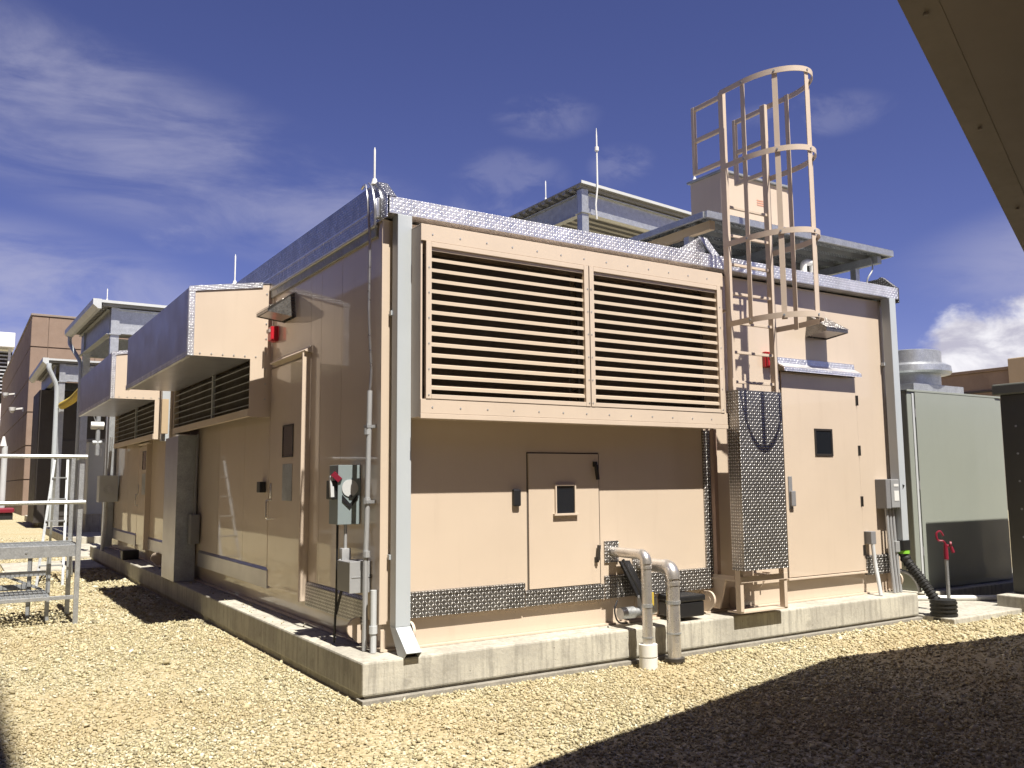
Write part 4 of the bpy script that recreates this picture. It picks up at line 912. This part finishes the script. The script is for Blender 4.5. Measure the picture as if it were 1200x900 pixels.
# A-frame ladder leaning behind
AF = thing('step_ladder', 'folding aluminium step ladder standing behind the stair platform', 'step ladder', (-1.1, 11.0, GZ))
for (a, b_) in (((-1.42, 10.4, GZ), (-1.18, 11.0, 2.1)), ((-1.14, 11.8, GZ), (-1.16, 11.05, 2.1)), ((-1.04, 10.3, GZ), (-.98, 11.0, 2.1)), ((-.76, 11.7, GZ), (-.96, 11.05, 2.1))):
    MB().bar(a, b_, .04, .025).build('rail', GALVD, AF)
for k in range(5):
    t = .15+k*.17; p = Vector((-1.42, 10.4, GZ)).lerp(Vector((-1.18, 11, 2.1)), t); q = Vector((-1.04, 10.3, GZ)).lerp(Vector((-.98, 11, 2.1)), t); MB().bar(p, q, .08, .02).build('step', GALVD, AF)
MB().box(-1.2, -.94, 10.94, 11.12, 2.10, 2.13, .005).build('top_cap', RED if False else ALU, AF)

# ================================================================ right hand side
GR = thing('green_cabinet', 'sage green equipment cabinet behind the right end of the enclosure', 'cabinet', (9.7, 2, .07))
gx0, gx1, gy0, gy1, gz1 = 8.46, 10.85, .95, 3.6, 2.80
MB().box(gx0, gx1, gy0, gy1, .075, gz1, .012).build('cabinet_body', GREEN, GR)
MB().poly([(gx0+.16, gy0-.004, .2), (gx1-.06, gy0-.004, .2), (gx1-.06, gy0-.004, 2.5), (gx1-.20, gy0-.004, gz1-.005), (gx0+.16, gy0-.004, gz1-.005)], (0, -.015, 0)).build('front_door', GREEN, GR)
MB().box(gx0+.10, gx0+.145, gy0-.012, gy0-.001, .2, gz1-.02, .003).build('door_post', LGRY, GR)
for z in (.6, 1.5, 2.5): MB().tube([(gx0+.152, gy0-.012, z-.06), (gx0+.152, gy0-.012, z+.06)], .012, 8).build('hinge', BOXD, GR)
MB().box(gx0-.02, gx1+.02, gy0-.02, gy1, gz1+.001, gz1+.03, .004).build('lid', GREEN, GR)
EX = thing('exhaust_fan', 'round silver exhaust fan on top of the sage green cabinet', 'fan', (10.0, 1.9, gz1+.03))
MB().box(9.3, 10.75, 1.45, 2.5, gz1+.031, gz1+.10, .005).build('curb', GALV, EX)
MB().box(9.4, 10.72, 1.44, 2.5, gz1+.101, gz1+.22, .005).build('curb_cap', GALV, EX)
MB().tube([(10.0, 1.9, gz1+.22), (10.0, 1.9, gz1+.40)], .46, 32).build('throat', GALV, EX)
MB().tube([(10.0, 1.9, gz1+.40), (10.0, 1.9, gz1+.43), (10.0, 1.9, gz1+.52), (10.0, 1.9, gz1+.56)], [.60, .62, .61, .54], 40).build('wind_band', GALV, EX)
MB().tube([(10.0, 1.9, gz1+.56), (10.0, 1.9, gz1+.565), (10.0, 1.9, gz1+.76), (10.0, 1.9, gz1+.775)], [.44, .48, .48, .44], 36).build('cap', GALV, EX)
DG = thing('dark_cabinet', 'tall dark green cabinet cut off by the right edge', 'cabinet', (10.5, -2, .14))
MB().box(8.76, 12, -4.2, -.17, .145, 2.66, .012).build('cabinet_body', DGRN, DG); MB().box(8.70, 12.05, -4.25, -.10, 2.661, 2.80, .02).build('lid', paint('mossy_grey_lid', (.17, .18, .15), .5, .1), DG)
for k in range(6): MB().disc((8.757, -.35, .5+k*.35), (1, 0, 0), .014, .01, 8).build('rivet', GALVD, DG)
MB().box(8.748, 8.759, -1.4, -.5, .3, 2.4, .004).build('side_panel', DGRN, DG)
solo(MB().tube([(7.25, 1.2, .03), (7.9, .9, .03), (9.05, .05, .035)], .035, 10), 'ground_pipe', PVC, 'pale pipe lying on the ground in front of the sage green cabinet', 'pipe', (8, .9, .03))
BR = thing('brown_parapet_building', 'low brown building on the horizon behind the sage green cabinet', 'building', (48, 20, GZ))
MB().box(43.5, 60, 17.9, 60, GZ-1, 7.2, .05).build('wall', BRN, BR); MB().box(43.3, 60.2, 10, 17.89, GZ-1, 7.75, .05).build('tall_bay', BRN2, BR)
MB().box(43.35, 60, 17.9, 60, 7.201, 7.35, .02).build('coping', BRN, BR); MB().box(43.42, 43.5, 17.95, 60, 6.1, 6.2).build('band', DARK, BR)

# ---- the neighbouring enclosure whose eave hangs overhead (its body is out of view behind the camera)
NB = thing('neighbour_enclosure', 'dark brown metal eave of a neighbouring enclosure overhead at the top right', 'building', (5, -7, GZ))
ZE = lambda x: 3.84-.1656*(x-.98)
edge = [(-.62, -4.56), (.98, -4.01), (4.18, -2.90), (4.5, -2.84), (6.9, -2.93), (8.3, -3.0)]
out_ = [(8.3, -9.5), (-.62, -9.5)]
MB().poly([(x, y, ZE(x)) for x, y in edge+out_], (0, 0, .16)).build('roof', SOFF, NB)
FL = paint('dark_eave_flashing', (.20, .17, .14), .5, .12, scale=3, dirt=.3)
ed = MB()
for (a, b_) in zip(edge[:2], edge[1:3]):
    a, b_ = Vector((*a, ZE(a[0])-.012)), Vector((*b_, ZE(b_[0])-.012)); d = (b_-a).normalized(); n = Vector((d.y, -d.x, 0)).normalized()
    ed.poly([a+n*.002, b_+n*.002, b_+n*.16, a+n*.16], (0, 0, .0115))
ed.build('eave_flashing', FL, NB)
sc = MB()
for k in range(0, 9, 3):
    p_ = Vector((1.1, -3.97, 0)).lerp(Vector((4.1, -2.93, 0)), k/8)+Vector((.035, -.08, 0)); p_.z = ZE(p_.x)-.016; sc.disc(p_, (0, 0, 1), .012, .012, 8)
sc.build('screws', FL, NB, kind='stuff')
MB().box(1.0, 8.1, -9.4, -5.4, GZ, 2.6).build('wall', TAN, NB)
MB().box(8.11, 15, -9.4, -8.6, GZ, 3.6).build('wall', TAN, NB)  # added unseen wall, closes a bright gap mirrored in the front wall
TB = thing('brown_building', 'tall brown block added out of view behind the camera to cast the lower left shadow', 'building', (-6, -12, GZ))
MB().box(-12, -2.20, -18, -8.6, GZ-.2, 21.0, .02).build('wall', BRN, TB)  # unseen block, height and edge shaped for its shadow on the gravel
LBd = thing('brown_building', 'long brown block added out of view at the left, mirrored in and darkening the glossy shaded wall', 'building', (-12, 35, GZ))
MB().box(-14, -5.6, -5, 70, GZ-.2, 6.8, .02).build('wall', BRNJ, LBd)  # unseen block, set close to cut sky and bounce light on the long side
for k in range(10): MB().box(-5.59, -5.53, -4.9+k*7+.02, 2.1+k*7-.02, .2, 6.7, .01).build('panel', BRN, LBd)
